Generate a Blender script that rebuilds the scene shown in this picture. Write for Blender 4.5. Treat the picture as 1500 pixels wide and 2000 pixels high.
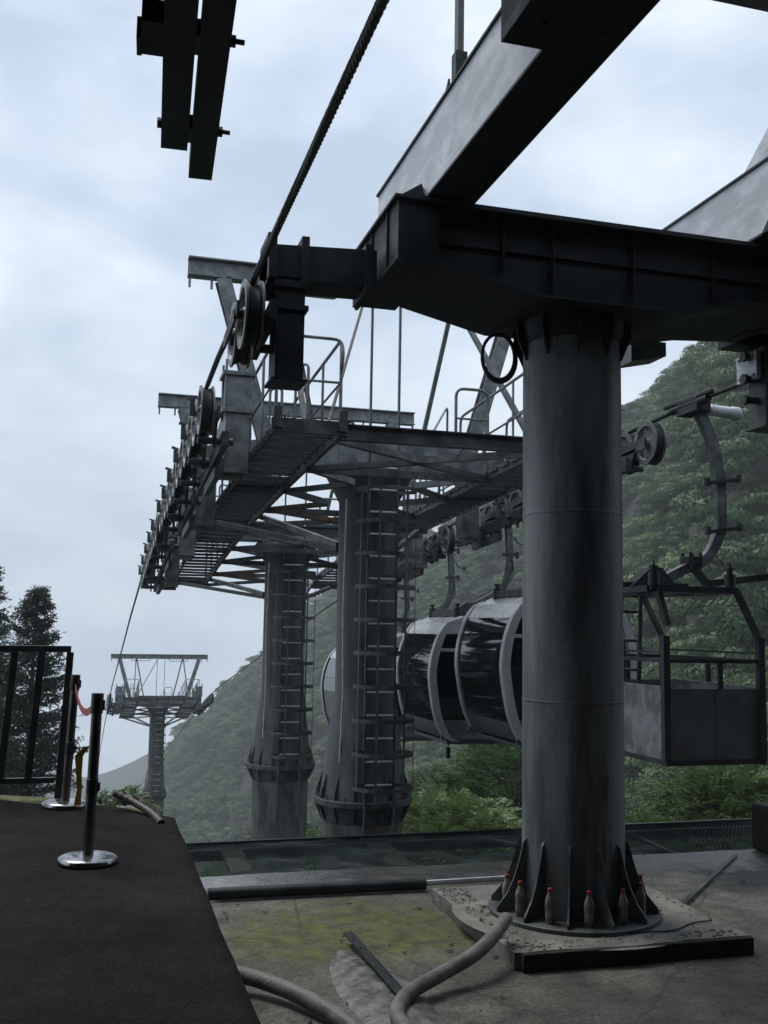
import bpy, math, random
import numpy as np
from mathutils import Vector, Matrix, Quaternion
from mathutils import noise as mn
random.seed(7)
rng = np.random.default_rng(7)
PI = math.pi
S = bpy.context.scene
for o in list(bpy.data.objects): bpy.data.objects.remove(o)
COL = S.collection

# ------------------------------------------------------------------ camera
cd = bpy.data.cameras.new('camera'); cam = bpy.data.objects.new('camera', cd); COL.objects.link(cam)
Rm = Matrix(((0.96150402, -0.04766106, -0.27062601), (-0.27424321, -0.10428967, -0.95598866), (0.01733994, 0.99340429, -0.11334566)))
cam.matrix_world = Matrix.Translation((0, 0, 2.3)) @ Rm.to_4x4()
cd.sensor_fit = 'VERTICAL'; cd.sensor_height = 36; cd.lens = 36 * 1980 / 2000
cd.clip_start = 0.05; cd.clip_end = 5000
S.camera = cam
S.view_settings.view_transform = 'Standard'; S.view_settings.look = 'None'; S.view_settings.gamma = 1
S.view_settings.exposure = 0.68

# ------------------------------------------------------------------ world: overcast sky with soft clouds
SUN_EL, SUN_AZ = math.radians(62), math.radians(-35)      # azimuth from +Y towards +X
W = bpy.data.worlds.new("World"); S.world = W; W.use_nodes = True
nt = W.node_tree; nt.nodes.clear()
def N(t, tree=None, **k):
    n = (tree or nt).nodes.new(t)
    for a, b in k.items(): setattr(n, a, b)
    return n
def lk(a, b, tree=None): (tree or nt).links.new(a, b)
out = N('ShaderNodeOutputWorld'); bg = N('ShaderNodeBackground'); bg.inputs['Strength'].default_value = 0.1
sky = N('ShaderNodeTexSky', sky_type='NISHITA'); sky.sun_disc = False
sky.sun_elevation = SUN_EL; sky.sun_rotation = SUN_AZ; sky.air_density = 2; sky.dust_density = 4
tc = N('ShaderNodeTexCoord'); mp = N('ShaderNodeMapping'); mp.inputs['Scale'].default_value = (1, 1, 1.9)
mp.inputs['Rotation'].default_value = (0.25, 0.35, 0.6)
lk(tc.outputs['Generated'], mp.inputs['Vector'])
n1 = N('ShaderNodeTexNoise'); n1.inputs['Scale'].default_value = 3.1; n1.inputs['Detail'].default_value = 8; n1.inputs['Roughness'].default_value = .56; n1.inputs['Distortion'].default_value = .35
n2 = N('ShaderNodeTexNoise'); n2.inputs['Scale'].default_value = 6.2; n2.inputs['Detail'].default_value = 5; n2.inputs['Roughness'].default_value = .5
lk(mp.outputs[0], n1.inputs['Vector']); lk(mp.outputs[0], n2.inputs['Vector'])
mx = N('ShaderNodeMath', operation='MULTIPLY_ADD'); mx.inputs[1].default_value = .35
lk(n2.outputs['Fac'], mx.inputs[0]); mm = N('ShaderNodeMath', operation='MULTIPLY'); mm.inputs[1].default_value = .65
lk(n1.outputs['Fac'], mm.inputs[0]); lk(mm.outputs[0], mx.inputs[2])
cr = N('ShaderNodeValToRGB'); e = cr.color_ramp; e.elements[0].position = .38; e.elements[0].color = (3.5, 4.2, 5.2, 1)
e.elements[1].position = .64; e.elements[1].color = (6.0, 6.5, 7.0, 1)
el = e.elements.new(.47); el.color = (4.25, 4.95, 5.95, 1)
el = e.elements.new(.56); el.color = (5.1, 5.75, 6.6, 1)
lk(mx.outputs[0], cr.inputs[0])
mix = N('ShaderNodeMix', data_type='RGBA'); mix.inputs['Factor'].default_value = .93
lk(sky.outputs[0], mix.inputs['A']); lk(cr.outputs[0], mix.inputs['B'])
lk(mix.outputs['Result'], bg.inputs['Color']); lk(bg.outputs[0], out.inputs['Surface'])

sd = bpy.data.lights.new('sun', 'SUN'); sun = bpy.data.objects.new('sun', sd); COL.objects.link(sun)
sd.energy = 1.5; sd.angle = math.radians(25); sd.color = (1, .98, .95)
dv = Vector((math.sin(SUN_AZ) * math.cos(SUN_EL), math.cos(SUN_AZ) * math.cos(SUN_EL), math.sin(SUN_EL)))
sun.rotation_euler = dv.to_track_quat('Z', 'Y').to_euler(); sun.location = (0, 0, 60)

# ------------------------------------------------------------------ materials
MATS = {}
def mat(name, c1, c2=None, rough=.6, metal=0., scale=6., rough2=None, bump=0., bscale=40., stretch=(1, 1, 1), spec=.5, detail=6, lo=.4, hi=.62, transl=False):
    m = bpy.data.materials.new(name); m.use_nodes = True; t = m.node_tree; b = t.nodes['Principled BSDF']
    b.inputs['Roughness'].default_value = rough; b.inputs['Metallic'].default_value = metal
    b.inputs['Specular IOR Level'].default_value = spec
    g = N('ShaderNodeTexCoord', t); mp_ = N('ShaderNodeMapping', t); mp_.inputs['Scale'].default_value = stretch
    lk(g.outputs['Object'], mp_.inputs[0], t)
    if c2 is None: b.inputs['Base Color'].default_value = (*c1, 1)
    else:
        n = N('ShaderNodeTexNoise', t); n.inputs['Scale'].default_value = scale; n.inputs['Detail'].default_value = detail; n.inputs['Roughness'].default_value = .62
        lk(mp_.outputs[0], n.inputs['Vector'], t)
        r = N('ShaderNodeValToRGB', t); r.color_ramp.elements[0].position = lo; r.color_ramp.elements[1].position = hi
        r.color_ramp.elements[0].color = (*c1, 1); r.color_ramp.elements[1].color = (*c2, 1)
        lk(n.outputs['Fac'], r.inputs[0], t); lk(r.outputs[0], b.inputs['Base Color'], t)
        if rough2 is not None:
            q = N('ShaderNodeMapRange', t); q.inputs['From Min'].default_value = lo; q.inputs['From Max'].default_value = hi
            q.inputs['To Min'].default_value = rough; q.inputs['To Max'].default_value = rough2
            lk(n.outputs['Fac'], q.inputs['Value'], t); lk(q.outputs[0], b.inputs['Roughness'], t)
    if bump:
        n = N('ShaderNodeTexNoise', t); n.inputs['Scale'].default_value = bscale; n.inputs['Detail'].default_value = 4
        lk(mp_.outputs[0], n.inputs['Vector'], t)
        bp = N('ShaderNodeBump', t); bp.inputs['Strength'].default_value = bump; bp.inputs['Distance'].default_value = .02
        lk(n.outputs['Fac'], bp.inputs['Height'], t); lk(bp.outputs[0], b.inputs['Normal'], t)
    MATS[name] = m
    return m
M_galv = mat('galvanised_steel', (.10, .112, .115), (.24, .255, .26), .45, .25, 5, .62, .12, 60)
M_galv_d = mat('dark_galvanised_steel', (.04, .046, .048), (.10, .108, .11), .45, .25, 5, .6, .1, 60)
M_shaft = mat('weathered_shaft_steel', (.034, .035, .033), (.10, .10, .095), .42, .12, 3.2, .6, .1, 50, stretch=(1, 1, .22))
M_column = mat('weathered_column_steel', (.06, .066, .07), (.20, .215, .22), .42, .1, 2.6, .6, .12, 50, stretch=(1, 1, .16), lo=.40, hi=.60, detail=12)
M_head = mat('black_painted_steel', (.016, .020, .023), (.042, .048, .053), .5, .1, 3.5, .75, .12, 70, spec=.35, detail=10)
M_beam = mat('pale_galvanised_steel', (.42, .44, .46), (.64, .66, .69), .45, .1, 4, .6, .08, 60, stretch=(1, .6, 1.6))
M_rubber = mat('black_rubber', (.012, .013, .014), (.025, .026, .028), .55, 0, 20, .7)
M_rust = mat('rusty_steel', (.05, .045, .042), (.14, .08, .045), .7, .2, 9, .8, .2, 60)
M_rope = mat('steel_rope', (.03, .033, .032), (.075, .08, .078), .42, .5, 30, .6)
M_stainless = mat('stainless_steel', (.32, .32, .33), (.45, .45, .46), .16, 1., 8, .3, stretch=(1, 1, .2))
M_post = mat('worn_steel_post', (.10, .098, .095), (.22, .21, .2), .22, .9, 14, .4, stretch=(1, 1, .15))
M_plastic = mat('black_plastic', (.012, .012, .013), None, .45)
M_railing = mat('dark_green_railing_paint', (.015, .019, .018), (.03, .036, .034), .42, .2, 12, .6)
M_carpet = mat('worn_charcoal_carpet', (.007, .0065, .007), (.034, .031, .030), .95, 0, 55, .98, 1., 90, lo=.32, hi=.72, spec=.12, detail=12)
M_white = mat('silver_cabin_paint', (.6, .62, .65), (.68, .7, .73), .22, .35, 4, .32)
M_pillar = mat('brushed_pillar_metal', (.5, .51, .53), (.6, .61, .63), .28, .4, 6, .4)
M_glass = mat('dark_tinted_glass', (.004, .007, .009), None, .035, 0., spec=.9)
M_seat = mat('teal_seat_plastic', (.02, .12, .11), None, .5)
M_panel = mat('grey_panel_sheet', (.08, .086, .088), (.13, .137, .14), .5, .2, 3, .6)
M_hanger = mat('hanger_steel', (.10, .11, .115), (.19, .2, .21), .38, .5, 7, .55)
M_pedestal = mat('stained_concrete', (.045, .043, .038), (.14, .135, .125), .75, 0, 3.5, .85, .35, 60, stretch=(1.3, 1.3, .35))
M_conc = mat('old_concrete', (.10, .094, .082), (.21, .2, .175), .6, 0, 4, .8, .6, 35)
M_kerb = mat('dark_wet_board', (.012, .0115, .01), (.035, .032, .027), .7, 0, 12, .9, .5, 60, spec=.25)
M_roof = mat('station_sheeting', (.10, .105, .11), (.15, .155, .16), .7, 0, 3)
M_red = mat('red_belt', (.35, .06, .05), None, .6)
M_cap = mat('red_cap', (.30, .018, .018), None, .4)
M_yellow = mat('yellow_tape', (.42, .26, .02), None, .5)
M_netbar = mat('black_bar', (.012, .016, .017), (.03, .036, .036), .45, .3, 8)
M_net = mat('green_net_cord', (.008, .03, .026), None, .6)
M_bark = mat('bark', (.035, .028, .02), (.07, .058, .045), .9, 0, 14, None, .6, 40, stretch=(1, 1, .2))
M_bottle = mat('murky_bottle', (.13, .11, .085), (.26, .23, .19), .16, 0, 14, .25)
M_earth = mat('earth', (.010, .014, .008), (.02, .026, .014), .95, 0, .2)  # darkened base colour carries the shade in gaps between tree crowns
M_ridge = mat('far_woods', (.035, .05, .035), (.05, .065, .05), .95, 0, .03)
M_post2 = mat('brown_ribbed_plastic', (.05, .04, .035), (.085, .07, .06), .5, 0, 12)
M_hose = mat('grey_hose', (.09, .088, .082), (.17, .165, .155), .5, 0, 9, .7, .3, 60)

def leafmat(name, cA, cB, cC):
    m = bpy.data.materials.new(name); m.use_nodes = True; t = m.node_tree; b = t.nodes['Principled BSDF']
    b.inputs['Roughness'].default_value = .55; b.inputs['Specular IOR Level'].default_value = .35
    oi = N('ShaderNodeObjectInfo', t); g = N('ShaderNodeNewGeometry', t)
    r = N('ShaderNodeValToRGB', t); r.color_ramp.elements[0].color = (*cA, 1); r.color_ramp.elements[1].color = (*cC, 1)
    k = r.color_ramp.elements.new(.5); k.color = (*cB, 1)
    a = N('ShaderNodeMath', t, operation='MULTIPLY_ADD'); a.inputs[1].default_value = .3
    c = N('ShaderNodeMath', t, operation='MULTIPLY'); c.inputs[1].default_value = .7
    lk(oi.outputs['Random'], c.inputs[0], t); lk(g.outputs['Random Per Island'], a.inputs[0], t); lk(c.outputs[0], a.inputs[2], t)
    lk(a.outputs[0], r.inputs[0], t); lk(r.outputs[0], b.inputs['Base Color'], t)
    tr = N('ShaderNodeBsdfTranslucent', t); lk(r.outputs[0], tr.inputs[0], t)
    ms = N('ShaderNodeMixShader', t); ms.inputs[0].default_value = .25
    lk(b.outputs[0], ms.inputs[1], t); lk(tr.outputs[0], ms.inputs[2], t)
    lk(ms.outputs[0], t.nodes['Material Output'].inputs['Surface'], t)
    return m
M_leaf = leafmat('forest_leaves', (.026, .058, .026), (.07, .125, .045), (.15, .20, .07))
M_leaf_n = leafmat('near_leaves', (.06, .10, .035), (.10, .15, .055), (.15, .2, .09))
M_leaf_c = leafmat('conifer_leaves', (.018, .036, .022), (.03, .055, .03), (.05, .08, .04))

_t = M_carpet.node_tree; _b = _t.nodes['Principled BSDF']; _src = _b.inputs['Base Color'].links[0].from_socket
_g = N('ShaderNodeTexCoord', _t); _n = N('ShaderNodeTexNoise', _t); _n.inputs['Scale'].default_value = 1.6; _n.inputs['Detail'].default_value = 9; _n.inputs['Roughness'].default_value = .65
_r = N('ShaderNodeValToRGB', _t); _r.color_ramp.elements[0].position = .38; _r.color_ramp.elements[1].position = .66; _r.color_ramp.elements[0].color = (.5, .5, .5, 1); _r.color_ramp.elements[1].color = (1.35, 1.3, 1.25, 1)
_m = N('ShaderNodeMix', _t, data_type='RGBA'); _m.blend_type = 'MULTIPLY'; _m.inputs['Factor'].default_value = 1
lk(_g.outputs['Object'], _n.inputs['Vector'], _t); lk(_n.outputs['Fac'], _r.inputs[0], _t); lk(_src, _m.inputs['A'], _t); lk(_r.outputs[0], _m.inputs['B'], _t); lk(_m.outputs['Result'], _b.inputs['Base Color'], _t)

# rust-brown runs and scuffs worn into the big column and crosshead paint
def add_rust(m, sc, stretch, thr, col):
    t = m.node_tree; b = t.nodes['Principled BSDF']; src = b.inputs['Base Color'].links[0].from_socket
    g = N('ShaderNodeTexCoord', t); mp_ = N('ShaderNodeMapping', t); mp_.inputs['Scale'].default_value = stretch; lk(g.outputs['Object'], mp_.inputs[0], t)
    n = N('ShaderNodeTexNoise', t); n.inputs['Scale'].default_value = sc; n.inputs['Detail'].default_value = 12; n.inputs['Roughness'].default_value = .72; lk(mp_.outputs[0], n.inputs['Vector'], t)
    r = N('ShaderNodeMapRange', t); r.inputs['From Min'].default_value = thr; r.inputs['From Max'].default_value = thr+.05; r.inputs['To Max'].default_value = .8; lk(n.outputs['Fac'], r.inputs['Value'], t)
    x = N('ShaderNodeMix', t, data_type='RGBA'); lk(r.outputs[0], x.inputs['Factor'], t); lk(src, x.inputs['A'], t); x.inputs['B'].default_value = (*col, 1); lk(x.outputs['Result'], b.inputs['Base Color'], t)
add_rust(M_column, 7, (1, 1, .12), .60, (.055, .042, .032)); add_rust(M_column, 16, (1, 1, .5), .66, (.26, .27, .27))
add_rust(M_shaft, 6, (1, 1, .12), .60, (.05, .036, .026)); add_rust(M_head, 5, (1, 1, .6), .62, (.05, .04, .034)); add_rust(M_galv, 9, (1, 1, .6), .64, (.09, .06, .04))
add_rust(M_beam, 5, (1, 1, 1.6), .62, (.26, .27, .27)); add_rust(M_panel, 5, (1, 1, .5), .62, (.16, .165, .165))

# concrete floor: moss, damp dark areas and a wet outer edge, all laid by object coordinates
def floor_mat():
    m = bpy.data.materials.new('mossy_concrete_floor'); m.use_nodes = True; t = m.node_tree; b = t.nodes['Principled BSDF']
    g = N('ShaderNodeTexCoord', t)
    def noise(s, d=6, r=.6):
        n = N('ShaderNodeTexNoise', t); n.inputs['Scale'].default_value = s; n.inputs['Detail'].default_value = d; n.inputs['Roughness'].default_value = r
        lk(g.outputs['Object'], n.inputs['Vector'], t); return n.outputs['Fac']
    def ramp(src, p0, p1, c0=(0, 0, 0, 1), c1=(1, 1, 1, 1)):
        r = N('ShaderNodeValToRGB', t); r.color_ramp.elements[0].position = p0; r.color_ramp.elements[1].position = p1
        r.color_ramp.elements[0].color = c0; r.color_ramp.elements[1].color = c1; lk(src, r.inputs[0], t); return r.outputs[0]
    def math_(op, a, bb, c=None):
        n = N('ShaderNodeMath', t, operation=op)
        for i, v in enumerate((a, bb, c)):
            if v is None: continue
            if isinstance(v, (int, float)): n.inputs[i].default_value = v
            else: lk(v, n.inputs[i], t)
        return n.outputs[0]
    def mixc(f, a, bb):
        n = N('ShaderNodeMix', t, data_type='RGBA'); lk(f, n.inputs['Factor'], t)
        for k, v in (('A', a), ('B', bb)):
            if isinstance(v, tuple): n.inputs[k].default_value = v
            else: lk(v, n.inputs[k], t)
        return n.outputs['Result']
    base = ramp(noise(2.6, 12, .74), .36, .64, (.045, .041, .034, 1), (.21, .2, .17, 1))
    grit = ramp(noise(30, 5, .75), .42, .58, (.35, .35, .35, 1), (1, 1, 1, 1))
    mul = N('ShaderNodeMix', t, data_type='RGBA'); mul.blend_type = 'MULTIPLY'; mul.inputs['Factor'].default_value = .8
    lk(base, mul.inputs['A'], t); lk(grit, mul.inputs['B'], t)
    sx = N('ShaderNodeSeparateXYZ', t); lk(g.outputs['Object'], sx.inputs[0], t)
    X, Y = sx.outputs[0], sx.outputs[1]
    # moss patch centred near (2.0, 7.7)
    dx = math_('MULTIPLY', math_('SUBTRACT', X, 2.05), .78); dy = math_('MULTIPLY', math_('SUBTRACT', Y, 7.75), .95)
    d = math_('SQRT', math_('ADD', math_('MULTIPLY', dx, dx), math_('MULTIPLY', dy, dy)), 0)
    mm_ = math_('SUBTRACT', math_('ADD', math_('MULTIPLY', noise(1.9, 8, .65), 2.2), 0.15), d)
    mf = ramp(mm_, .25, .75)
    mf2 = math_('MULTIPLY', mf, ramp(noise(5, 12, .8), .32, .54))
    moss = ramp(noise(7, 5, .6), .35, .65, (.030, .034, .006, 1), (.115, .12, .018, 1))
    c1 = mixc(mf2, mul.outputs['Result'], moss)
    # fine cracks
    vo = N('ShaderNodeTexVoronoi', t, feature='DISTANCE_TO_EDGE'); vo.inputs['Scale'].default_value = .55
    wv = N('ShaderNodeMix', t, data_type='RGBA'); wv.inputs['Factor'].default_value = .12; nn = N('ShaderNodeTexNoise', t); nn.inputs['Scale'].default_value = 4; nn.inputs['Detail'].default_value = 8
    lk(g.outputs['Object'], nn.inputs['Vector'], t); lk(g.outputs['Object'], wv.inputs['A'], t); lk(nn.outputs['Color'], wv.inputs['B'], t); lk(wv.outputs['Result'], vo.inputs['Vector'], t)
    crk = ramp(vo.outputs['Distance'], .0015, .006, (1, 1, 1, 1), (0, 0, 0, 1))
    c1 = mixc(math_('MULTIPLY', crk, .75), c1, (.02, .018, .014, 1))
    # damp dark area lower right
    dm = ramp(math_('ADD', math_('MULTIPLY', noise(.8, 4, .5), 1.0), math_('MULTIPLY', X, .03)), .56, .70)
    c2 = mixc(math_('MULTIPLY', dm, .5), c1, (.03, .03, .02, 1))
    lk(c2, b.inputs['Base Color'], t)
    wet = math_('MULTIPLY', ramp(math_('ADD', math_('MULTIPLY', math_('SUBTRACT', Y, 8.5), .8), math_('MULTIPLY', math_('SUBTRACT', noise(3.5, 5, .6), .5), 1.6)), .25, .6), 1)
    rg = math_('SUBTRACT', .8, math_('MULTIPLY', wet, .72))
    lk(rg, b.inputs['Roughness'], t); lk(wet, b.inputs['Coat Weight'], t); b.inputs['Coat Roughness'].default_value = .06
    h = math_('ADD', math_('MULTIPLY', noise(30, 6, .7), .5), math_('MULTIPLY', noise(6, 6, .6), 1.0))
    bp = N('ShaderNodeBump', t); bp.inputs['Strength'].default_value = .8; bp.inputs['Distance'].default_value = .03
    lk(h, bp.inputs['Height'], t); lk(bp.outputs[0], b.inputs['Normal'], t); lk(bp.outputs[0], b.inputs['Coat Normal'], t)
    return m
M_floor = floor_mat()

# ------------------------------------------------------------------ mesh helpers
class MB:
    def __init__(s): s.v = []; s.f = []; s.m = []; s.sm = []; s.cur = 0
    def add(s, vs, fs, smooth=False):
        b = len(s.v); s.v.extend([tuple(x) for x in vs])
        for q in fs: s.f.append(tuple(b + i for i in q)); s.m.append(s.cur); s.sm.append(smooth)
        return s
    def box(s, x0, x1, y0, y1, z0, z1):
        return s.add([(x0, y0, z0), (x1, y0, z0), (x1, y1, z0), (x0, y1, z0), (x0, y0, z1), (x1, y0, z1), (x1, y1, z1), (x0, y1, z1)],
                     [(3, 2, 1, 0), (4, 5, 6, 7), (0, 1, 5, 4), (1, 2, 6, 5), (2, 3, 7, 6), (3, 0, 4, 7)])
    def cb(s, c, d): return s.box(c[0]-d[0]/2, c[0]+d[0]/2, c[1]-d[1]/2, c[1]+d[1]/2, c[2]-d[2]/2, c[2]+d[2]/2)
    def bar(s, p, q, w, h, up=(0, 0, 1)):                # box of width w, height h from p to q
        p, q, up = Vector(p), Vector(q), Vector(up); d = (q-p).normalized()
        if abs(d.dot(up)) > .98: up = Vector((0, 1, 0)) if abs(d.y) < .9 else Vector((1, 0, 0))
        a = d.cross(up).normalized(); b = a.cross(d).normalized(); vs = []
        for e in (p, q):
            for i, j in ((-1, -1), (1, -1), (1, 1), (-1, 1)): vs.append(e + a*(w/2*i) + b*(h/2*j))
        return s.add(vs, [(0, 1, 2, 3), (7, 6, 5, 4), (0, 4, 5, 1), (1, 5, 6, 2), (2, 6, 7, 3), (3, 7, 4, 0)])
    def ibeam(s, p, q, w, h, t=.02, up=(0, 0, 1)):
        p, q, up = Vector(p), Vector(q), Vector(up); d = (q-p).normalized()
        a = d.cross(up).normalized(); b = a.cross(d).normalized()
        s.bar(p + b*(h/2-t/2), q + b*(h/2-t/2), w, t, up); s.bar(p - b*(h/2-t/2), q - b*(h/2-t/2), w, t, up)
        return s.bar(p, q, t, h-2*t, up)
    def tube(s, pts, r, n=8, cap=True):
        pts = [Vector(p) for p in pts]; K = len(pts); rr = r if isinstance(r, (list, tuple)) else [r]*K
        vs = []; prev = None
        for i, p in enumerate(pts):
            d = (pts[min(i+1, K-1)] - pts[max(i-1, 0)]).normalized()
            if prev is None:
                up = Vector((0, 0, 1)) if abs(d.z) < .9 else Vector((0, 1, 0)); a = d.cross(up).normalized()
            else: a = (prev - d*prev.dot(d)).normalized()
            prev = a; b = d.cross(a)
            for k in range(n): t = 2*PI*k/n; vs.append(p + a*(math.cos(t)*rr[i]) + b*(math.sin(t)*rr[i]))
        fs = [(i*n+k, i*n+(k+1) % n, (i+1)*n+(k+1) % n, (i+1)*n+k) for i in range(K-1) for k in range(n)]
        s.add(vs, fs, True)
        if cap: s.add(vs[:n], [tuple(range(n-1, -1, -1))]); s.add(vs[-n:], [tuple(range(n))])
        return s
    def cyl(s, p, q, r, n=16): return s.tube([p, q], r, n)
    def lathe(s, prof, c=(0, 0, 0), axis=(0, 0, 1), n=32, closed=False):   # prof (r,h)
        ax = Vector(axis).normalized(); up = Vector((0, 0, 1)) if abs(ax.z) < .9 else Vector((1, 0, 0))
        a = ax.cross(up).normalized(); b = ax.cross(a); c = Vector(c); vs = []
        for r, h in prof:
            for k in range(n): t = 2*PI*k/n; vs.append(c + ax*h + a*(math.cos(t)*r) + b*(math.sin(t)*r))
        K = len(prof); fs = []
        for i in range(K if closed else K-1):
            j = (i+1) % K
            for k in range(n): fs.append((i*n+k, i*n+(k+1) % n, j*n+(k+1) % n, j*n+k))
        return s.add(vs, fs, True)
    def prism(s, poly, d, off=(0, 0, 0)):               # 3D polygon extruded by vector d
        d = Vector(d); n = len(poly); P0 = [Vector(p)+Vector(off) for p in poly]
        vs = P0 + [p+d for p in P0]
        return s.add(vs, [tuple(range(n-1, -1, -1)), tuple(range(n, 2*n))] + [(i, (i+1) % n, n+(i+1) % n, n+i) for i in range(n)])
    def bolts(s, pts, axis, r=.018, l=.03):
        for p in pts: s.cyl(p, Vector(p)+Vector(axis)*l, r, 6)
        return s
    def build(s, name, mats, parent=None, bevel=0, split=True, loc=None):
        me = bpy.data.meshes.new(name); me.from_pydata(s.v, [], s.f)
        if not isinstance(mats, (list, tuple)): mats = [mats]
        for m in mats: me.materials.append(m)
        me.polygons.foreach_set('material_index', s.m); me.polygons.foreach_set('use_smooth', s.sm)
        me.update()
        import bmesh
        bm = bmesh.new(); bm.from_mesh(me); bmesh.ops.recalc_face_normals(bm, faces=bm.faces); bm.to_mesh(me); bm.free()
        if any(s.sm): 
            try: me.set_sharp_from_angle(angle=math.radians(40))
            except Exception: pass
        o = bpy.data.objects.new(name, me); COL.objects.link(o)
        if parent is not None: o.parent = parent
        if loc is not None: o.location = loc
        if bevel:
            b = o.modifiers.new('bevel', 'BEVEL'); b.width = bevel; b.segments = 2; b.limit_method = 'ANGLE'; b.angle_limit = math.radians(50)
        return o
def tag(o, label=None, cat=None, group=None, kind=None):
    if label: o['label'] = label
    if cat: o['category'] = cat
    if group: o['group'] = group
    if kind: o['kind'] = kind
    return o
def empty(name, loc, label, cat, group=None, rz=0):
    o = bpy.data.objects.new(name, None); o.empty_display_size = .2; COL.objects.link(o); o.location = loc; o.rotation_euler[2] = rz
    return tag(o, label, cat, group)
def copy_tree(o, parent=None, kids=None):
    kids = kids if kids is not None else {}
    c = o.copy(); COL.objects.link(c)
    if parent is not None: c.parent = parent
    for ch in kids.get(o.name, []): copy_tree(ch, c, kids)
    return c
def kidmap():
    d = {}
    for o in bpy.data.objects:
        if o.parent: d.setdefault(o.parent.name, []).append(o)
    return d
def arc(pts, rad=.08, n=4):                              # round the corners of a polyline
    P = [Vector(p) for p in pts]; R_ = [P[0]]
    for i in range(1, len(P)-1):
        a, b, c = P[i-1], P[i], P[i+1]; u = (a-b); v = (c-b); r = min(rad, u.length*.45, v.length*.45)
        s0 = b+u.normalized()*r; s1 = b+v.normalized()*r
        for k in range(n+1):
            t = k/n; R_.append(s0*(1-t)**2 + b*2*t*(1-t) + s1*t*t)
    R_.append(P[-1]); return R_
def interp(tab, y): return float(np.interp(y, [a for a, b in tab], [b for a, b in tab]))

CX = 3.65                                                # centre line of the ropeway
RXL, RXR = 1.03, 6.27                                    # the two rope lines
ROPE = [(-8, 4.9), (4, 4.88), (7.5, 4.86), (9.5, 4.84), (12, 4.70), (14.4, 4.47), (17.6, 4.2), (20, 3.93), (22.5, 3.57), (30.6, 2.45), (36, 1.6), (49.8, -.45), (55, -1.3), (58, -1.85), (61, -2.5), (84, -7.4), (140, -20), (230, -41)]
def zr(y): return interp(ROPE, y)

# ------------------------------------------------------------------ ground, platform, station shell
f = MB(); f.add([(-9, -12, 0), (11, -12, 0), (11, 9.75, 0), (-9, 9.75, 0), (-9, -12, -.35), (11, -12, -.35), (11, 9.75, -.35), (-9, 9.75, -.35)],
                [(0, 1, 2, 3), (7, 6, 5, 4), (4, 5, 1, 0), (5, 6, 2, 1), (6, 7, 3, 2), (7, 4, 0, 3)])
# irregular outer edge
f = MB(); nx = 90; top = []; 
for i in range(nx+1):
    x = -9 + 20*i/nx; top.append((x, 9.72 + .07*mn.noise(Vector((x*1.3, 0, 0))) + .03*mn.noise(Vector((x*6, 3, 0))), 0))
poly = [(11, -12, 0), (-9, -12, 0)] + top
f.prism(poly, (0, 0, -.4)); tag(f.build('concrete_floor', M_floor), kind='structure')

pb = MB()   # raised boarding platform the camera stands on
ppoly = [(-6, -10, .0), (.60, -10, .0), (.60, 6.3, .0), (.585, 7.55, .0), (.3, 8.0, .0), (-.1, 8.35, .0), (-.7, 8.72, .0), (-2, 9.1, 0), (-6, 9.3, 0)]
pb.prism([(x, y, 0.004) for x, y, z in ppoly], (0, 0, .88)); tag(pb.build('boarding_platform', M_conc), kind='structure')
# carpet: gently rippled sheet with a lifted edge
cp = MB(); ny, nxx = 150, 60; vs = []
for j in range(ny+1):
    y = -2 + j/ny*1.0*(10.6)
    for i in range(nxx+1):
        u = i/nxx
        xr = .64 + .003*math.sin(y*2.1) + .002*math.sin(y*5.3)
        yb = y
        x = -3.2 + u*(xr+3.2)
        # back edge curves away to the left: compress y
        ymax = 7.72 + max(0, (.62-x))*.98 if x > .1 else 8.23 + (.1-x)*.48
        ymax = min(ymax, 8.75)
        yy = -2 + (ymax+2)*j/ny
        z = .900 + .006*mn.noise(Vector((x*1.5, yy*1.1, 0))) + .004*mn.noise(Vector((x*6, yy*5, 2)))
        e = max(0, 1-(ymax-yy)/.35); z += .012*e*e*(1+.8*math.sin(x*7))
        if u > .985: z -= .004
        vs.append((x, yy, z))
fs = [(j*(nxx+1)+i, j*(nxx+1)+i+1, (j+1)*(nxx+1)+i+1, (j+1)*(nxx+1)+i) for j in range(ny) for i in range(nxx)]
cp.add(vs, fs, True); c_ = cp.build('carpet', M_carpet)
so = c_.modifiers.new('thick', 'SOLIDIFY'); so.thickness = .012; so.offset = -1
tag(c_, 'worn charcoal carpet runner covering the raised boarding platform', 'carpet')
# strip of moss and grass on the platform edge behind the carpet
M_moss = mat('mossy_edge', (.05, .055, .012), (.12, .125, .035), .9, 0, 8, None, .8, 60)
ms = MB(); vs = []; K = 70
for i in range(K+1):
    x = -5.5 + 6.0*i/K
    yf = (7.65 + (.62-x)*.98 if x > .1 else 8.15 + (.1-x)*.48); yf = min(yf, 8.7)
    yk = min(yf+.5, 9.25) if x < .1 else min(yf+.24, 8.25)
    for q in range(4):
        t = q/3; vs.append((x, yf*(1-t)+yk*t, .888 + (0.02+.02*mn.noise(Vector((x*4, q, 0))) if 0 < q < 3 else 0)))
fs = [(i*4+q, (i+1)*4+q, (i+1)*4+q+1, i*4+q+1) for i in range(K) for q in range(3)]
ms.add(vs, fs, True); tag(ms.build('moss_strip', M_moss), kind='structure')

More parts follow.
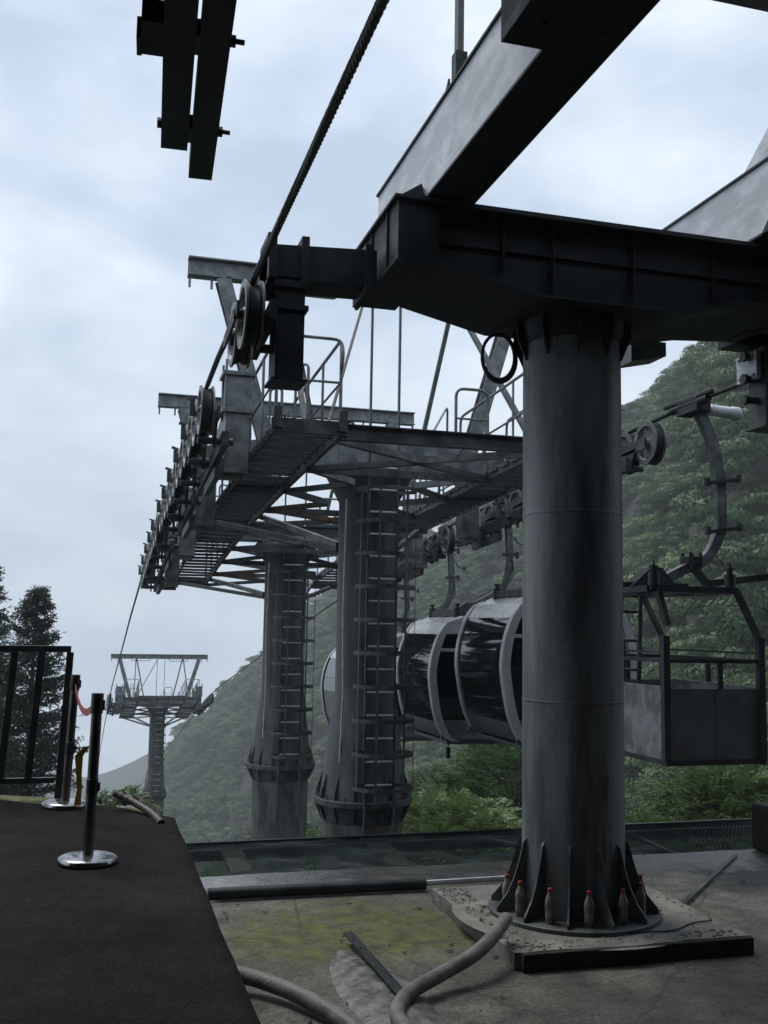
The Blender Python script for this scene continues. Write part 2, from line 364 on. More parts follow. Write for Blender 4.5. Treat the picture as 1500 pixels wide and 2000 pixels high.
sb = empty('station_building', (2, -4, 0), 'grey sheet-metal station hall with a flat roof sheltering the platform', 'building')
r = MB(); r.box(-8, 13, -12, 5.45, 6.45, 6.62); ro = r.build('roof', M_roof, sb)
ro.matrix_parent_inverse = Matrix.Translation((-2, 4, 0))
wl = MB(); wl.box(-8, -7.8, -12, 4.2, -.4, 6.45); wl.box(-8, 13, -12.2, -12, -.4, 6.45); wl.box(12.8, 13, -12, 5.2, -.4, 6.45)
wo = wl.build('wall', M_roof, sb); wo.matrix_parent_inverse = Matrix.Translation((-2, 4, 0))

# ------------------------------------------------------------------ main column and crosshead
CC = (3.72, 7.5)
col = empty('steel_column', (CC[0], CC[1], .12), 'thick round weathered steel column on a flared ribbed base, carrying a dark crosshead', 'column')
def L(o): return (0, 0, 0)
s = MB(); s.lathe([(.40, .03), (.40, 4.71)], n=64)
for zz in (1.62, 3.1): s.lathe([(.401, zz), (.405, zz+.012), (.401, zz+.024)], n=64)
s.build('shaft', M_column, col)
s = MB(); s.lathe([(0, .035), (.655, .035), (.665, .03), (.665, .004), (0, .004)], n=64); s.build('base_plate', M_galv_d, col)
for k in range(12):
    a = 2*PI*k/12; d = Vector((math.cos(a), math.sin(a), 0)); t = Vector((-d.y, d.x, 0))*.014
    prof = [(.398, .036), (.645, .036), (.645, .07), (.56, .17), (.50, .29), (.455, .43), (.425, .55), (.398, .58)]
    g = MB(); g.prism([d*r_+Vector((0, 0, h))-t/2 for r_, h in prof], t); g.build('gusset', M_galv_d, col)
# crosshead (dark box girder, haunched), coordinates relative to column base
ox, oy, oz = CC[0], CC[1], .12
def rel(p): return (p[0]-ox, p[1]-oy, p[2]-oz)
h = MB()
def hbox(x0, x1, y0, y1, z0, z1): h.box(x0-ox, x1-ox, y0-oy, y1-oy, z0-oz, z1-oz)
hbox(2.36, 5.6, 6.9, 8.1, 5.46, 5.5)                     # top flange
front = [(2.36, 5.46), (5.6, 5.46), (5.6, 5.02), (4.95, 4.99), (4.25, 4.86), (3.15, 4.86), (2.36, 5.03)]
h.prism([rel((x, 7.04, z)) for x, z in front], (0, .84, 0))
# bottom flange plates
bf = [(2.36, 5.015), (3.13, 4.84), (4.27, 4.84), (4.97, 4.975), (5.6, 5.02)]
for (a, b) in zip(bf[:-1], bf[1:]):
    h.prism([rel((a[0], 6.88, a[1]-.02)), rel((b[0], 6.88, b[1]-.02)), rel((b[0], 6.88, b[1]+.0)), rel((a[0], 6.88, a[1]+.0))], (0, 1.1, 0))
for x in (2.9, 3.32, 4.02, 4.75): hbox(x-.006, x+.006, 6.985, 7.04, 4.87 if x > 3 and x < 4.5 else 5.04, 5.455)
hbox(2.36, 5.6, 7.01, 7.04, 5.2, 5.212)
ch = h.build('crosshead', M_head, col, bevel=.004)
hb = MB(); h = hb                                        # end cross box, parallel to the line
hbox(2.04, 2.36, 6.95, 8.1, 5.0, 5.48); hbox(2.00, 2.40, 6.91, 8.14, 5.48, 5.505); hbox(2.01, 2.04, 6.91, 8.14, 4.98, 5.0); hbox(2.02, 2.04, 7.2, 7.215, 5.0, 5.48); hbox(2.02, 2.04, 7.65, 7.665, 5.0, 5.48)
h.prism([rel((2.03, 6.98, 5.505)), rel((2.26, 6.98, 5.505)), rel((2.23, 6.98, 5.64))], (0, .02, 0))
hb.build('end_box', M_head, ch, bevel=.003)
hb = MB(); h = hb
hbox(5.6, 6.0, 6.5, 8.2, 4.98, 5.48); hbox(5.56, 6.04, 6.46, 8.24, 5.48, 5.505)
hb.build('end_box', M_head, ch, bevel=.003)
# funnel collar with little ribs under the crosshead
cl = MB(); cl.lathe([(.401, 4.52), (.43, 4.56), (.44, 4.70), (.401, 4.702)], n=48)
for k in range(10):
    a = 2*PI*k/10; d = Vector((math.cos(a), math.sin(a), 0)); t = Vector((-d.y, d.x, 0))*.016
    cl.prism([d*r_+Vector((0, 0, hh))-t/2 for r_, hh in ((.40, 4.38), (.41, 4.38), (.49, 4.57), (.49, 4.69), (.40, 4.69))], t)
cl.build('collar', M_head, col)
# stub arms with hanging boxes either side
sa = MB(); sa.prism([rel(p) for p in ((1.14, 7.35, 4.9), (1.99, 7.35, 4.92), (1.99, 7.35, 5.22), (1.14, 7.35, 5.17))], (0, .34, 0))
for x in (1.16, 1.42, 1.92): sa.prism([rel((x-.03, 7.32, 4.86)), rel((x+.03, 7.32, 4.86)), rel((x+.03, 7.32, 5.25)), rel((x-.03, 7.32, 5.25))], (0, .4, 0))
sa.box(1.13-ox, 1.19-ox, 7.25-oy, 7.75-oy, 4.88-oz, 5.2-oz)
sa.build('stub_arm', M_head, col, bevel=.004)
def hbx(x0, x1, y0, y1, z0, z1, mt=M_head):
    b = MB(); b.box(x0-ox, x1-ox, y0-oy, y1-oy, z0-oz, z1-oz)
    b.box(x0-.03-ox, x1+.03-ox, y0-.03-oy, y1+.03-oy, z0-.018-oz, z0-oz)
    for zz in (z0+.55, z0+.72):
        b.box(x0-.025-ox, x1+.025-ox, y0-.025-oy, y1+.025-oy, zz-.02-oz, zz+.02-oz)
    o = b.build('hanging_box', mt, col, bevel=.003)
    c = MB()
    for zz in (z0+.25, z0+.45, z0+.66):
        c.cyl(rel((x0-.12, (y0+y1)/2, zz)), rel((x0, (y0+y1)/2, zz)), .035, 10); c.cyl(rel((x0-.15, (y0+y1)/2, zz)), rel((x0-.12, (y0+y1)/2, zz)), .05, 8)
    c.build('clamp_bolt', M_galv_d, o)
hbx(1.21, 1.43, 7.35, 7.62, 4.14, 4.93)
hbx(5.88, 6.12, 7.88, 8.14, 4.22, 5.0, M_galv_d)
sa = MB(); sa.prism([rel(p) for p in ((5.5, 7.6, 4.98), (6.4, 7.6, 4.98), (6.4, 7.6, 5.25), (5.5, 7.6, 5.25))], (0, .34, 0)); sa.build('stub_arm', M_head, col, bevel=.004)
pl = MB(); pl.box(5.80-ox, 5.85-ox, 7.9-oy, 8.2-oy, 4.66-oz, 4.92-oz)
pl.bolts([rel((5.80, y, z)) for y in (7.94, 8.16) for z in (4.7, 4.88)], (-1, 0, 0), .014, .02); pl.build('rope_guard_plate', M_beam, col)
# under-girder lamp housing on the right
lb = MB(); lb.prism([rel(p) for p in ((4.62, 8.1, 4.76), (4.98, 8.1, 4.84), (4.98, 8.1, 4.97), (4.62, 8.1, 4.97))], (0, .3, 0)); lb.build('underside_box', M_galv, col)
# first two sheaves by the column
def sheave_mesh(R=.26, w=.14):
    m = MB(); hw = w/2
    m.cur = 0   # steel side plates
    m.lathe([(R-.055, -hw), (R, -hw), (R, -hw+.018), (R-.03, -hw+.02)], axis=(1, 0, 0), n=36)
    m.lathe([(R-.055, hw), (R, hw), (R, hw-.018), (R-.03, hw-.02)], axis=(1, 0, 0), n=36)
    m.lathe([(0, -hw*.35), (.05, -hw*.9), (.06, -hw*.5), (R-.07, -hw*.45), (R-.055, -hw)], axis=(1, 0, 0), n=36)
    m.lathe([(0, hw*.9), (.05, hw*.9), (.06, hw*.5), (R-.07, hw*.45), (R-.055, hw)], axis=(1, 0, 0), n=36)
    m.cyl((-hw*1.3, 0, 0), (hw*1.3, 0, 0), .028, 10)
    for k in range(8):
        a = 2*PI*k/8
        for sg in (-1, 1): m.cyl((sg*hw*.4, math.cos(a)*(R-.085), math.sin(a)*(R-.085)), (sg*hw*.8, math.cos(a)*(R-.085), math.sin(a)*(R-.085)), .011, 6)
    m.cur = 1   # rubber liner with grooves
    m.lathe([(R-.03, -hw+.02), (R-.022, -hw*.5), (R-.04, -.012), (R-.04, .012), (R-.022, hw*.5), (R-.03, hw-.02)], axis=(1, 0, 0), n=36)
    return m
sheave_proto = sheave_mesh().build('sheave', [M_galv, M_rubber])
SHEAVE = sheave_proto.data; bpy.data.objects.remove(sheave_proto)
def put_sheave(parent, loc, sc=1):
    o = bpy.data.objects.new('sheave', SHEAVE); COL.objects.link(o); o.parent = parent; o.location = loc; o.scale = (1, sc, sc)
    return o
tr = MB()
tr.bar(rel((1.17, 7.2, 4.62)), rel((1.17, 8.15, 4.55)), .05, .16); tr.cyl(rel((.9, 7.42, 4.62)), rel((1.3, 7.42, 4.62)), .04, 10); tr.cyl(rel((.95, 7.97, 4.56)), rel((1.2, 7.97, 4.56)), .035, 10)
tr.bar(rel((.92, 7.3, 4.64)), rel((.92, 8.1, 4.58)), .02, .1)
tro = tr.build('rocker_beam', M_head, col)
put_sheave(tro, rel((1.03, 7.42, zr(7.42)-.24))); put_sheave(tro, rel((1.03, 7.97, zr(7.97)-.24)))

# cable coil hanging at the column head
cc = MB(); 
for q in range(3):
    rad = .155+.006*q; pts = [(3.17+.012*q+math.cos(t)*rad*.93, 7.75+.02*q, 4.58+math.sin(t)*rad*1.25) for t in np.linspace(0, 2*PI, 40)]
    cc.tube(pts, .014, 7, cap=False)
tag(cc.build('cable_coil', M_rubber), 'coiled black cable hanging under the crosshead left of the column top', 'cable coil')

# ------------------------------------------------------------------ pad, kerb, floor objects
pad = empty('concrete_pad', (3.78, 7.5, 0), 'chipped square concrete pad under the thick steel column', 'concrete pad')
p = MB(); K = 26; x0, x1, y0, y1 = 2.86, 4.72, 6.66, 8.42
ring = []
for i in range(K): ring.append((x0+(x1-x0)*i/K, y0))
for i in range(K): ring.append((x1, y0+(y1-y0)*i/K))
for i in range(K): ring.append((x1-(x1-x0)*i/K, y1))
for i in range(K): ring.append((x0, y1-(y1-y0)*i/K))
R1 = []
for (x, y) in ring:
    n_ = mn.noise(Vector((x*7, y*7, 0)))*.007+mn.noise(Vector((x*23, y*23, 0)))*.007; dx, dy = (x-3.79), (y-7.54); l = math.hypot(dx, dy)
    R1.append((x-dx/l*n_, y-dy/l*n_))
vs = [(x-3.78, y-7.5, .002) for x, y in R1] + [(x-3.78, y-7.5, .118+.006*mn.noise(Vector((x*9, y*9, 5)))) for x, y in R1]
n = len(R1); p.add(vs, [(i, (i+1) % n, n+(i+1) % n, n+i) for i in range(n)]+[tuple(range(n, 2*n))])
p.build('pad_block', M_conc, pad)
g = MB(); g.lathe([(.64, .119), (.88, .123), (.95, .116), (.64, .116)], c=(3.72-3.78, 0, 0), n=48); g.build('grout_ring', M_conc, pad)
k = MB(); k.bar((2.90-3.78, 6.615-7.5, .062), (4.70-3.78, 6.615-7.5, .062), .05, .12); k.build('edge_board', M_kerb, pad, bevel=.006)
# rubble on the pad
def rock(c, r, seed):
    m = MB(); vs = []; 
    ico = [(0, 0, 1), (.9, 0, .4), (.28, .85, .4), (-.72, .53, .4), (-.72, -.53, .4), (.28, -.85, .4), (.72, .53, -.4), (-.28, .85, -.4), (-.9, 0, -.4), (-.28, -.85, -.4), (.72, -.53, -.4), (0, 0, -.8)]
    fc = [(0, 1, 2), (0, 2, 3), (0, 3, 4), (0, 4, 5), (0, 5, 1), (1, 6, 2), (2, 7, 3), (3, 8, 4), (4, 9, 5), (5, 10, 1), (6, 7, 2), (7, 8, 3), (8, 9, 4), (9, 10, 5), (10, 6, 1), (11, 7, 6), (11, 8, 7), (11, 9, 8), (11, 10, 9), (11, 6, 10)]
    q = random.Random(seed)
    return m.add([(c[0]+x*r*q.uniform(.6, 1.2), c[1]+y*r*q.uniform(.6, 1.2), c[2]+z*r*q.uniform(.3, .7)) for x, y, z in ico], fc)
rb = MB(); q = random.Random(3)
for i in range(420):
    e_ = q.random()
    if e_ < .55: x, y = q.uniform(2.88, 3.12), q.uniform(6.7, 8.4)
    elif e_ < .9: x, y = q.uniform(2.95, 4.65), q.uniform(6.68, 6.85)
    else: x, y = q.uniform(4.35, 4.7), q.uniform(6.8, 8.3)
    m = rock((x, y, .122), q.uniform(.004, .017)*(1.5 if q.random() < .1 else 1), i); rb.add(m.v, m.f)
for i in range(140):
    x, y = q.uniform(1.2, 6.0), q.uniform(5.5, 8.6)
    m = rock((x, y, .004), q.uniform(.003, .011), i+900); rb.add(m.v, m.f)
tag(rb.build('rubble', M_conc), 'loose grit and crumbs of concrete around the pad', 'rubble', kind='stuff')
lf = MB(); 
for i in range(60):
    x, y = (q.uniform(2.9, 3.1), q.uniform(7.0, 8.3)) if i < 14 else (q.uniform(.9, 6.4), q.uniform(5.4, 8.8))
    z = .128 if i < 14 else .008; a = q.uniform(0, 6.28); l = q.uniform(.02, .045); w = l*.35
    c, s_ = math.cos(a), math.sin(a)
    lf.add([(x+c*l, y+s_*l, z+.008), (x-s_*w, y+c*w, z), (x-c*l, y-s_*l, z+.006), (x+s_*w, y-c*w, z+.002)], [(0, 1, 2, 3)])
tag(lf.build('leaf_litter', M_kerb), 'fallen dead leaves scattered on the concrete floor', 'dead leaves', kind='stuff')

def sweep_obj(name, pts, r, m, label, cat, ribs=False, n=16, group=None):
    P = arc(pts, .12 if name == 'bent_conduit' else .5, 10); Q = []
    for a, b in zip(P[:-1], P[1:]):
        k = max(1, int((b-a).length/(.012 if ribs else .05)))
        for i in range(k): Q.append(a.lerp(b, i/k))
    Q.append(P[-1])
    rr = [r*(1+(.07*math.sin(i*PI/2) if ribs else .0)) for i in range(len(Q))]
    mb_ = MB(); mb_.tube(Q, rr, n, cap=False)
    # open hollow ends
    for e0, e1 in ((Q[0], Q[1]), (Q[-1], Q[-2])):
        d = (e1-e0).normalized(); mb_.lathe([(r, 0), (r*.8, 0), (r*.8, .15)], c=e0, axis=d, n=n)
    return tag(mb_.build(name, m), label, cat, group)
sweep_obj('bent_conduit', [(2.91, 6.92, .27), (2.74, 6.72, .225), (2.53, 6.52, .175), (2.25, 6.40, .11), (1.95, 6.2, .08), (1.80, 5.95, .06), (1.80, 5.5, .05), (2.1, 5.0, .05)], .047, M_hose, 'bent grey steel conduit rising from the floor towards the concrete pad', 'pipe')
sweep_obj('floor_hose', [(.85, 6.75, .13), (1.06, 6.64, .10), (1.25, 6.42, .085), (1.43, 6.08, .07), (1.54, 5.75, .055), (1.6, 5.2, .05), (1.5, 4.6, .05)], .05, M_hose, 'thick grey hose coming out from under the carpet edge', 'hose')
sweep_obj('ribbed_hose', [(.215, 8.05, 1.03), (.33, 7.98, .985), (.43, 7.86, .945), (.50, 7.7, .915), (.53, 7.5, .90)], .026, M_post2, 'short ribbed brown hose lying over the far carpet corner', 'hose', ribs=True)
bp_ = MB(); bp_.cyl((1.03, 8.86, .055), (2.93, 8.80, .06), .05, 20)
tag(bp_.build('black_pipe', M_netbar), 'long straight black pipe lying across the floor up to the pad', 'pipe')
fb = MB(); fb.bar((2.3, 8.99, .02), (4.3, 9.03, .02), .035, .03); tag(fb.build('steel_strip', M_beam), 'thin shiny steel strip running behind the black pipe and pad', 'metal strip')
st = MB(); st.bar((4.84, 7.78, .035), (6.55, 9.46, .02), .045, .006); tag(st.build('earthing_strip', M_galv_d), 'flat dark earthing strip crossing the wet floor right of the column', 'metal strip')
st = MB(); st.tube(arc([(3.9, 6.87, .13), (4.2, 6.83, .132), (4.45, 7.0, .13), (4.66, 7.02, .128), (4.82, 7.6, .06), (4.86, 7.8, .03)], .1), .006, 6); tag(st.build('earthing_wire', M_rubber), 'thin black wire lying on the pad front right of the column', 'wire')
# cement patch and steel angle on it
cpm = MB(); vs = []; nr, na = 8, 40
for j in range(nr+1):
    for i in range(na):
        a = 2*PI*i/na; rr_ = j/nr; wob = 1+.22*mn.noise(Vector((math.cos(a)*2, math.sin(a)*2, 4)))
        lx, ly = .26*rr_*math.cos(a)*wob, 1.0*rr_*math.sin(a)*wob
        x = 1.86+lx+ly*-.02; y = 6.35+ly
        vs.append((x, y, .005+.05*(1-rr_**2.2)+.007*mn.noise(Vector((x*8, y*8, 0))) if rr_ < 1 else .001))
fs = [(j*na+i, j*na+(i+1) % na, (j+1)*na+(i+1) % na, (j+1)*na+i) for j in range(nr) for i in range(na)]
M_cem = mat('smooth_damp_cement', (.06, .06, .056), (.16, .158, .15), .38, 0, 9, .55, .5, 18, stretch=(1, 1, 1))
cpm.add(vs, fs, True); tag(cpm.build('cement_patch', M_cem), 'raised smooth grey cement patch on the mossy floor', 'cement patch')
sa_ = MB(); sa_.bar((1.90, 7.5, .075), (1.915, 6.1, .085), .06, .012); sa_.bar((1.928, 7.5, .06), (1.943, 6.1, .07), .01, .05)
sa_.bolts([(1.895, 7.3-.2*i, .08) for i in range(6)], (0, 0, 1), .008, .01)
tag(sa_.build('steel_angle', M_netbar), 'dark rusty steel angle lying on the raised cement patch', 'steel bar')
# block at the right edge
bk = MB(); bk.box(6.93, 7.6, 9.35, 9.74, 0.003, .50); tag(bk.build('kerb_block', M_kerb, bevel=.04), 'dark square stone block at the floor edge on the far right', 'block')

# bottles round the column base
def bottle(loc, label, tilt=0, rz=0, sc=1):
    t = empty('plastic_bottle', loc, label, 'bottle', 'bottles standing between the base ribs of the column', rz); t.scale = (sc, sc, sc); t.rotation_euler[0] = tilt
    b = MB(); b.lathe([(0, 0), (.028, .0), (.033, .008), (.033, .06), (.030, .075), (.033, .09), (.034, .13), (.030, .155), (.016, .19), (.0135, .2), (.0135, .215), (0, .215)], n=20); b.build('bottle_body', M_bottle, t)
    c = MB(); c.lathe([(.0135, .2), (.0155, .202), (.0155, .222), (.012, .226), (0, .226)], n=16); c.build('cap', M_cap, t)
angs = [(-190, 'murky bottle with red cap farthest left behind the column ribs'), (-165, 'murky bottle with red cap beside the left side ribs of the column'), (-135, 'murky bottle with red cap at the front left of the column base'),
        (-104, 'murky bottle with red cap at the column front, left of its middle rib'), (-74, 'murky bottle with red cap at the column front, right of its middle rib'), (-45, 'murky bottle with red cap at the front right of the column base'), (-16, 'dark bottle with red cap at the right side of the column base')]
for i, (a, lb_) in enumerate(angs):
    a = math.radians(a); bottle((CC[0]+.53*math.cos(a), CC[1]+.53*math.sin(a), .156), lb_, .03*math.sin(i*3), i*1.1, 1.12)

# ------------------------------------------------------------------ roof beams on the crosshead
def roof_beam(xc, yend, label):
    t = empty('roof_beam', (xc, yend, 5.53), label, 'steel beam', 'long steel beams resting on the crosshead')
    b = MB(); w, hh = .37, .62; b.box(-w/2, w/2, -14, 0, .02, hh-.02); b.build('web_box', M_beam, t, bevel=.003)
    b = MB(); b.box(-w/2-.018, w/2+.018, -14, .01, hh-.02, hh); b.build('top_flange', M_head, t)
    b = MB(); b.box(-w/2-.008, w/2+.008, -14, .004, 0, .02); b.build('bottom_flange', M_head, t)
    return t
b1 = roof_beam(2.46, 8.4, 'near grey steel beam running overhead from the crosshead left end')
k = MB(); k.box(-.50, .12, -5.2, -3.62, -.09, -.004); k.box(-.50, -.2, -5.2, -3.62, -.004, .35); k.bolts([(-.35, -3.85, -.09), (.0, -3.85, -.09), (-.35, -4.45, -.09), (.0, -4.45, -.09)], (0, 0, -1), .02, .012); k.build('splice_block', M_head, b1, bevel=.004)
k = MB(); k.box(-.085, .005, -1.745, -1.65, .624, 1.02); k.prism([(-.1, -1.62, .624), (-.1, -1.38, .624), (-.1, -1.62, .86)], (.015, 0, 0)); k.build('post_socket', M_head, b1)
b2 = roof_beam(5.28, 8.4, 'second grey steel beam at the right end of the crosshead')
k = MB(); k.prism([(-.12, -2.1, .624), (-.12, -1.2, .624), (-.12, -2.1, 1.3)], (.02, 0, 0)); k.build('gusset', M_beam, b2)
k = MB(); k.prism([(-.21, -1.85, -.0), (-.21, -1.72, .12), (-.21, -1.60, 0)], (.02, 0, 0)); k.build('gusset', M_head, b2)
k = MB(); k.prism([(-.21, -1.45, -.0), (-.21, -1.33, .12), (-.21, -1.2, 0)], (.02, 0, 0)); k.build('gusset', M_head, b1)
vp = MB(); vp.box(2.40, 2.445, 6.68, 6.73, 6.56, 9.6); vp.box(2.394, 2.40, 6.665, 6.745, 6.56, 9.6); tag(vp.build('steel_post', M_galv_d), 'slim upright steel post standing on the near overhead beam', 'post')

# guide rails hanging overhead at upper left
gr = empty('guide_rail', (.4, 6, 5.2), 'pair of dark overhead steel guide rails with bolts, ending in mid air', 'guide rail', rz=-math.radians(3.0))
def g_(x0, x1, y0, y1, z0, z1, b): b.box(x0, x1, y0, y1, z0, z1)
b = MB(); g_(-.145, .015, -7, .08, 0, .015, b); g_(-.145, -.13, -7, .08, .015, .15, b); g_(-.0, .015, -7, .08, .015, .15, b); b.build('rail', M_head, gr)
b = MB(); g_(.035, .185, -7, .42, -.02, -.005, b); g_(.035, .05, -7, .42, -.005, .13, b); g_(.17, .185, -7, .42, -.005, .13, b); b.build('rail', M_head, gr)
b = MB(); b.box(-.25, -.145, -1.25, -.95, .0, .12); b.box(-.275, -.25, -1.12, -.95, -.01, .1); b.build('bracket', M_head, gr)
b = MB()
for y in (-.12, -1.1, -2.2): 
    b.cyl((-.17, y, .06), (.26, y, .05), .014, 8); b.cyl((.185, y, .05), (.215, y, .05), .03, 6); b.cyl((-.17, y, .06), (-.145, y, .06), .03, 6)
    b.box(.012, .04, y-.09, y+.09, .0, .09)
b.build('bolt', M_galv_d, gr)

# ------------------------------------------------------------------ towers
rngp = random.Random(11); TREAD = {}
for d_ in (0, 1):
    tm = MB(); a, b_ = -.40, .40
    tm.cur = 1; tm.box(a, b_, -.135, -.120, -.034, .016); tm.box(a, b_, .120, .135, -.02, .022); tm.box(a, a+.012, -.119, .119, -.028, .014); tm.box(b_-.012, b_, -.119, .119, -.028, .014); tm.cur = 0
    if d_:
        for q_ in range(2): tm.box(a, b_, -.03+.06*q_-.003, -.03+.06*q_+.003, .0, .008)
        for q_ in range(13): xx = a+.02+(b_-a-.04)*(q_+.5)/13; tm.box(xx-.005, xx+.005, -.119, .119, .0015, .0095)
    else: tm.box(a, b_, -.09, .09, 0, .01)
    o_ = tm.build('tread', [M_beam, M_galv_d]); TREAD[d_] = o_.data; bpy.data.objects.remove(o_)  # pale grating, dark lips: slat light and shade put into the colours
def tower(Yt, zt, zf, zw, yw0, yw1, sheaves, zg, label, grp='round steel line towers with T-shaped heads', hangers=(-1.7, 1.7), det=1):
    t = empty('ropeway_tower', (CX, Yt, zf), label, 'ropeway tower', grp)
    H_ = zt - zf
    def P(x, y, z): return (x-CX, y-Yt, z-zf)
    # shaft
    m = MB(); m.lathe([(.60, .03), (.59, .05), (.425, 1.35), (.42, 1.37), (.415, 1.4), (.415, H_-.42), (.42, H_-.40), (.60, H_-.06), (.60, H_-.04)], n=48); m.build('shaft', M_shaft, t)
    # bottom flange, gussets, bolts
    m = MB(); m.lathe([(.3, .03), (.66, .03), (.67, .02), (.67, -.05), (.66, -.06), (.3, -.06)], n=48); fl = m.build('base_flange', M_galv_d, t)
    for k in range(14):
        m = MB(); a = 2*PI*(k+.5)/14; d = Vector((math.cos(a), math.sin(a), 0)); tt = Vector((-d.y, d.x, 0))*.014
        m.prism([d*r_+Vector((0, 0, hh))-tt/2 for r_, hh in ((.5, .03), (.65, .03), (.65, .06), (.56, .34), (.5, .34))], tt)
        m.prism([d*r_+Vector((0, 0, hh))-tt/2 for r_, hh in ((.5, -.06), (.65, -.06), (.65, -.09), (.565, -.28), (.5, -.28))], tt); m.build('rib', M_galv_d, fl)
    m = MB(); m.lathe([(.61, -.061), (.555, -.27), (.3, -.28)], n=48); m.build('collar', M_galv_d, t)
    m = MB()
    for k in range(28):
        a = 2*PI*k/28; m.cyl((math.cos(a)*.625, math.sin(a)*.625, .03), (math.cos(a)*.625, math.sin(a)*.625, .085), .016, 6)
    m.build('bolt', M_galv, fl)
    m = MB(); hp = zf-zg; m.lathe([(.50, -.26), (.54, -.28), (.55, -hp)], n=40); m.build('pedestal', M_pedestal, t)
    # head flange + bolts
    m = MB(); m.lathe([(0, H_), (.62, H_), (.62, H_-.04), (0, H_-.04)], n=40)
    for k in range(26):
        a = 2*PI*k/26; m.cyl((math.cos(a)*.57, math.sin(a)*.57, H_), (math.cos(a)*.57, math.sin(a)*.57, H_+.07), .018, 6)
    m.build('head_flange', M_galv, t)
    # crossarm: tapered box, with side plates
    m = MB(); pr = [(-2.35, .30), (2.35, .30), (2.35, .08), (1.0, .0), (.62, -.0), (-.62, -.0), (-1.0, .0), (-2.35, .08)]
    pr = [(-2.35, .22), (-1.3, .42), (1.3, .42), (2.35, .22), (2.35, .04), (.66, .04), (-.66, .04), (-2.35, .04)]
    m.prism([(x, -.27, H_+z) for x, z in pr], (0, .54, 0))
    for x in (-1.3, -.5, .5, 1.3): m.box(x-.01, x+.01, -.29, -.271, H_+.045, H_+.4)
    m.build('crossarm', M_galv, t, bevel=.004)
    # gantry: top beam, legs, loops
    zt2 = H_+2.62
    m = MB(); m.ibeam((-2.63, 0, zt2+.12), (2.63, 0, zt2+.12), .2, .26, .02)
    for sg in (-1, 1):
        for x in (2.6, 2.3): m.bar((sg*x, 0, zt2-.0), (sg*x, 0, zt2-.16), .03, .05)
    m.build('gantry_beam', M_galv, t)
    for sg in (-1, 1):
        m = MB(); m.ibeam((sg*2.15, 0, zt2-.01), (sg*1.45, 0, H_+.25), .2, .2, .02, up=(0, 1, 0)); m.build('gantry_leg', M_galv, t)
        m = MB(); m.tube(arc([(sg*1.55, -.02, zt2), (sg*1.5, -.02, zt2-.12), (sg*.55, -.02, zt2-.12), (sg*.5, -.02, zt2)], .05), .016, 6); m.build('hoist_loop', M_galv_d, t)
        m = MB(); m.bar((sg*1.28, 0, zt2), (sg*1.42, -2.6, P(0, 0, zw(Yt-2.6))[2]+.1), .06, .06); m.build('tension_rod', M_galv_d, t)
        m = MB(); m.bar((sg*1.24, .05, zt2), (sg*.76, .05, H_+.4), .045, .06); m.build('tension_rod', M_galv_d, t)
    m = MB(); m.bar((-.1, 0, zt2), (-1.3, yw0-Yt+.3, zw(yw0)-zf+.1), .03, .03); m.build('guy_cable', M_rubber, t)
    # walkways (grated treads on stringers) + railings
    ny = int(round((yw1-yw0)/.35))
    for sg in (-1, 1):
        xi, xo = sg*1.2, sg*1.9
        wo_ = bpy.data.objects.new('walkway', None); COL.objects.link(wo_); wo_.parent = t
        for x, ww, hh_ in ((xi, .05, .13), (xo, .03, .04)):
            w = MB(); K = 6
            for i in range(K):
                ya, yb = yw0+(yw1-yw0)*i/K, yw0+(yw1-yw0)*(i+1)/K
                w.bar((x, ya-Yt, zw(ya)-zf+.03), (x, yb-Yt, zw(yb)-zf+.03), ww, hh_)
            w.build('stringer', M_galv_d, wo_)
        tdata = TREAD[det]
        for i in range(ny):
            y = yw0 + (yw1-yw0)*(i+.5)/ny; to_ = bpy.data.objects.new('tread', tdata); COL.objects.link(to_); to_.parent = wo_
            to_.location = ((xi+xo)/2, y-Yt, zw(y)-zf+.06); to_.rotation_euler = (rngp.uniform(-.02, .02), rngp.uniform(-.012, .012), 0)
        # end plates and clevises
        em = MB()
        for y in (yw0, yw1):
            z = zw(y)-zf; em.box(min(xi, xo)-.06, max(xi, xo)+.06, y-Yt-.03, y-Yt+.03, z-.03, z+.12)
        for x in (xi, xo): em.cb((x, yw0-Yt-.04, zw(yw0)-zf+.12), (.09, .05, .22))
        em.build('end_beam', M_galv_d, wo_)
        # railings as bent tubes
        rm = MB()
        def Z(y): return zw(y)-zf+.08
        for x in (xi, xo):
            for (ya, yb) in ((yw0+.1, Yt-.45), (Yt+.45, yw1-.1)):
                rm.tube(arc([(x, ya-Yt, Z(ya)), (x, ya-Yt, Z(ya)+.98), (x, yb-Yt, Z(yb)+.98), (x, yb-Yt, Z(yb))], .12), .019, 7)
                rm.tube([(x, ya-Yt, Z(ya)+.5), (x, yb-Yt, Z(yb)+.5)], .014, 6)
                for q_ in (.33, .66):
                    y = ya+(yb-ya)*q_; rm.tube([(x, y-Yt, Z(y)), (x, y-Yt, Z(y)+.98)], .016, 6)
        y = yw0+.12; rm.tube(arc([(xo, y-Yt, Z(y)+.98), (xi, y-Yt, Z(y)+.98), (xi, y-Yt-.12, Z(y)+.8), (xi, y-Yt, Z(y)+.6)], .1), .018, 7)
        rm.tube([(xo, y-Yt, Z(y)+.5), (xi, y-Yt, Z(y)+.5)], .014, 6)
        rm.build('handrail', M_galv, wo_)
        for (xx, dy_, hh_) in ((xi+sg*.28, .5, .8), (xi+sg*.5, .9, .62)):
            rm = MB(); y = yw0+dy_; rm.tube(arc([(xx, y-Yt, Z(y)), (xx, y-Yt, Z(y)+hh_), (xx+sg*.12, y-Yt+.1, Z(y)+hh_), (xx+sg*.12, y-Yt+.1, Z(y))], .06), .017, 6); rm.build('handrail', M_galv, wo_)
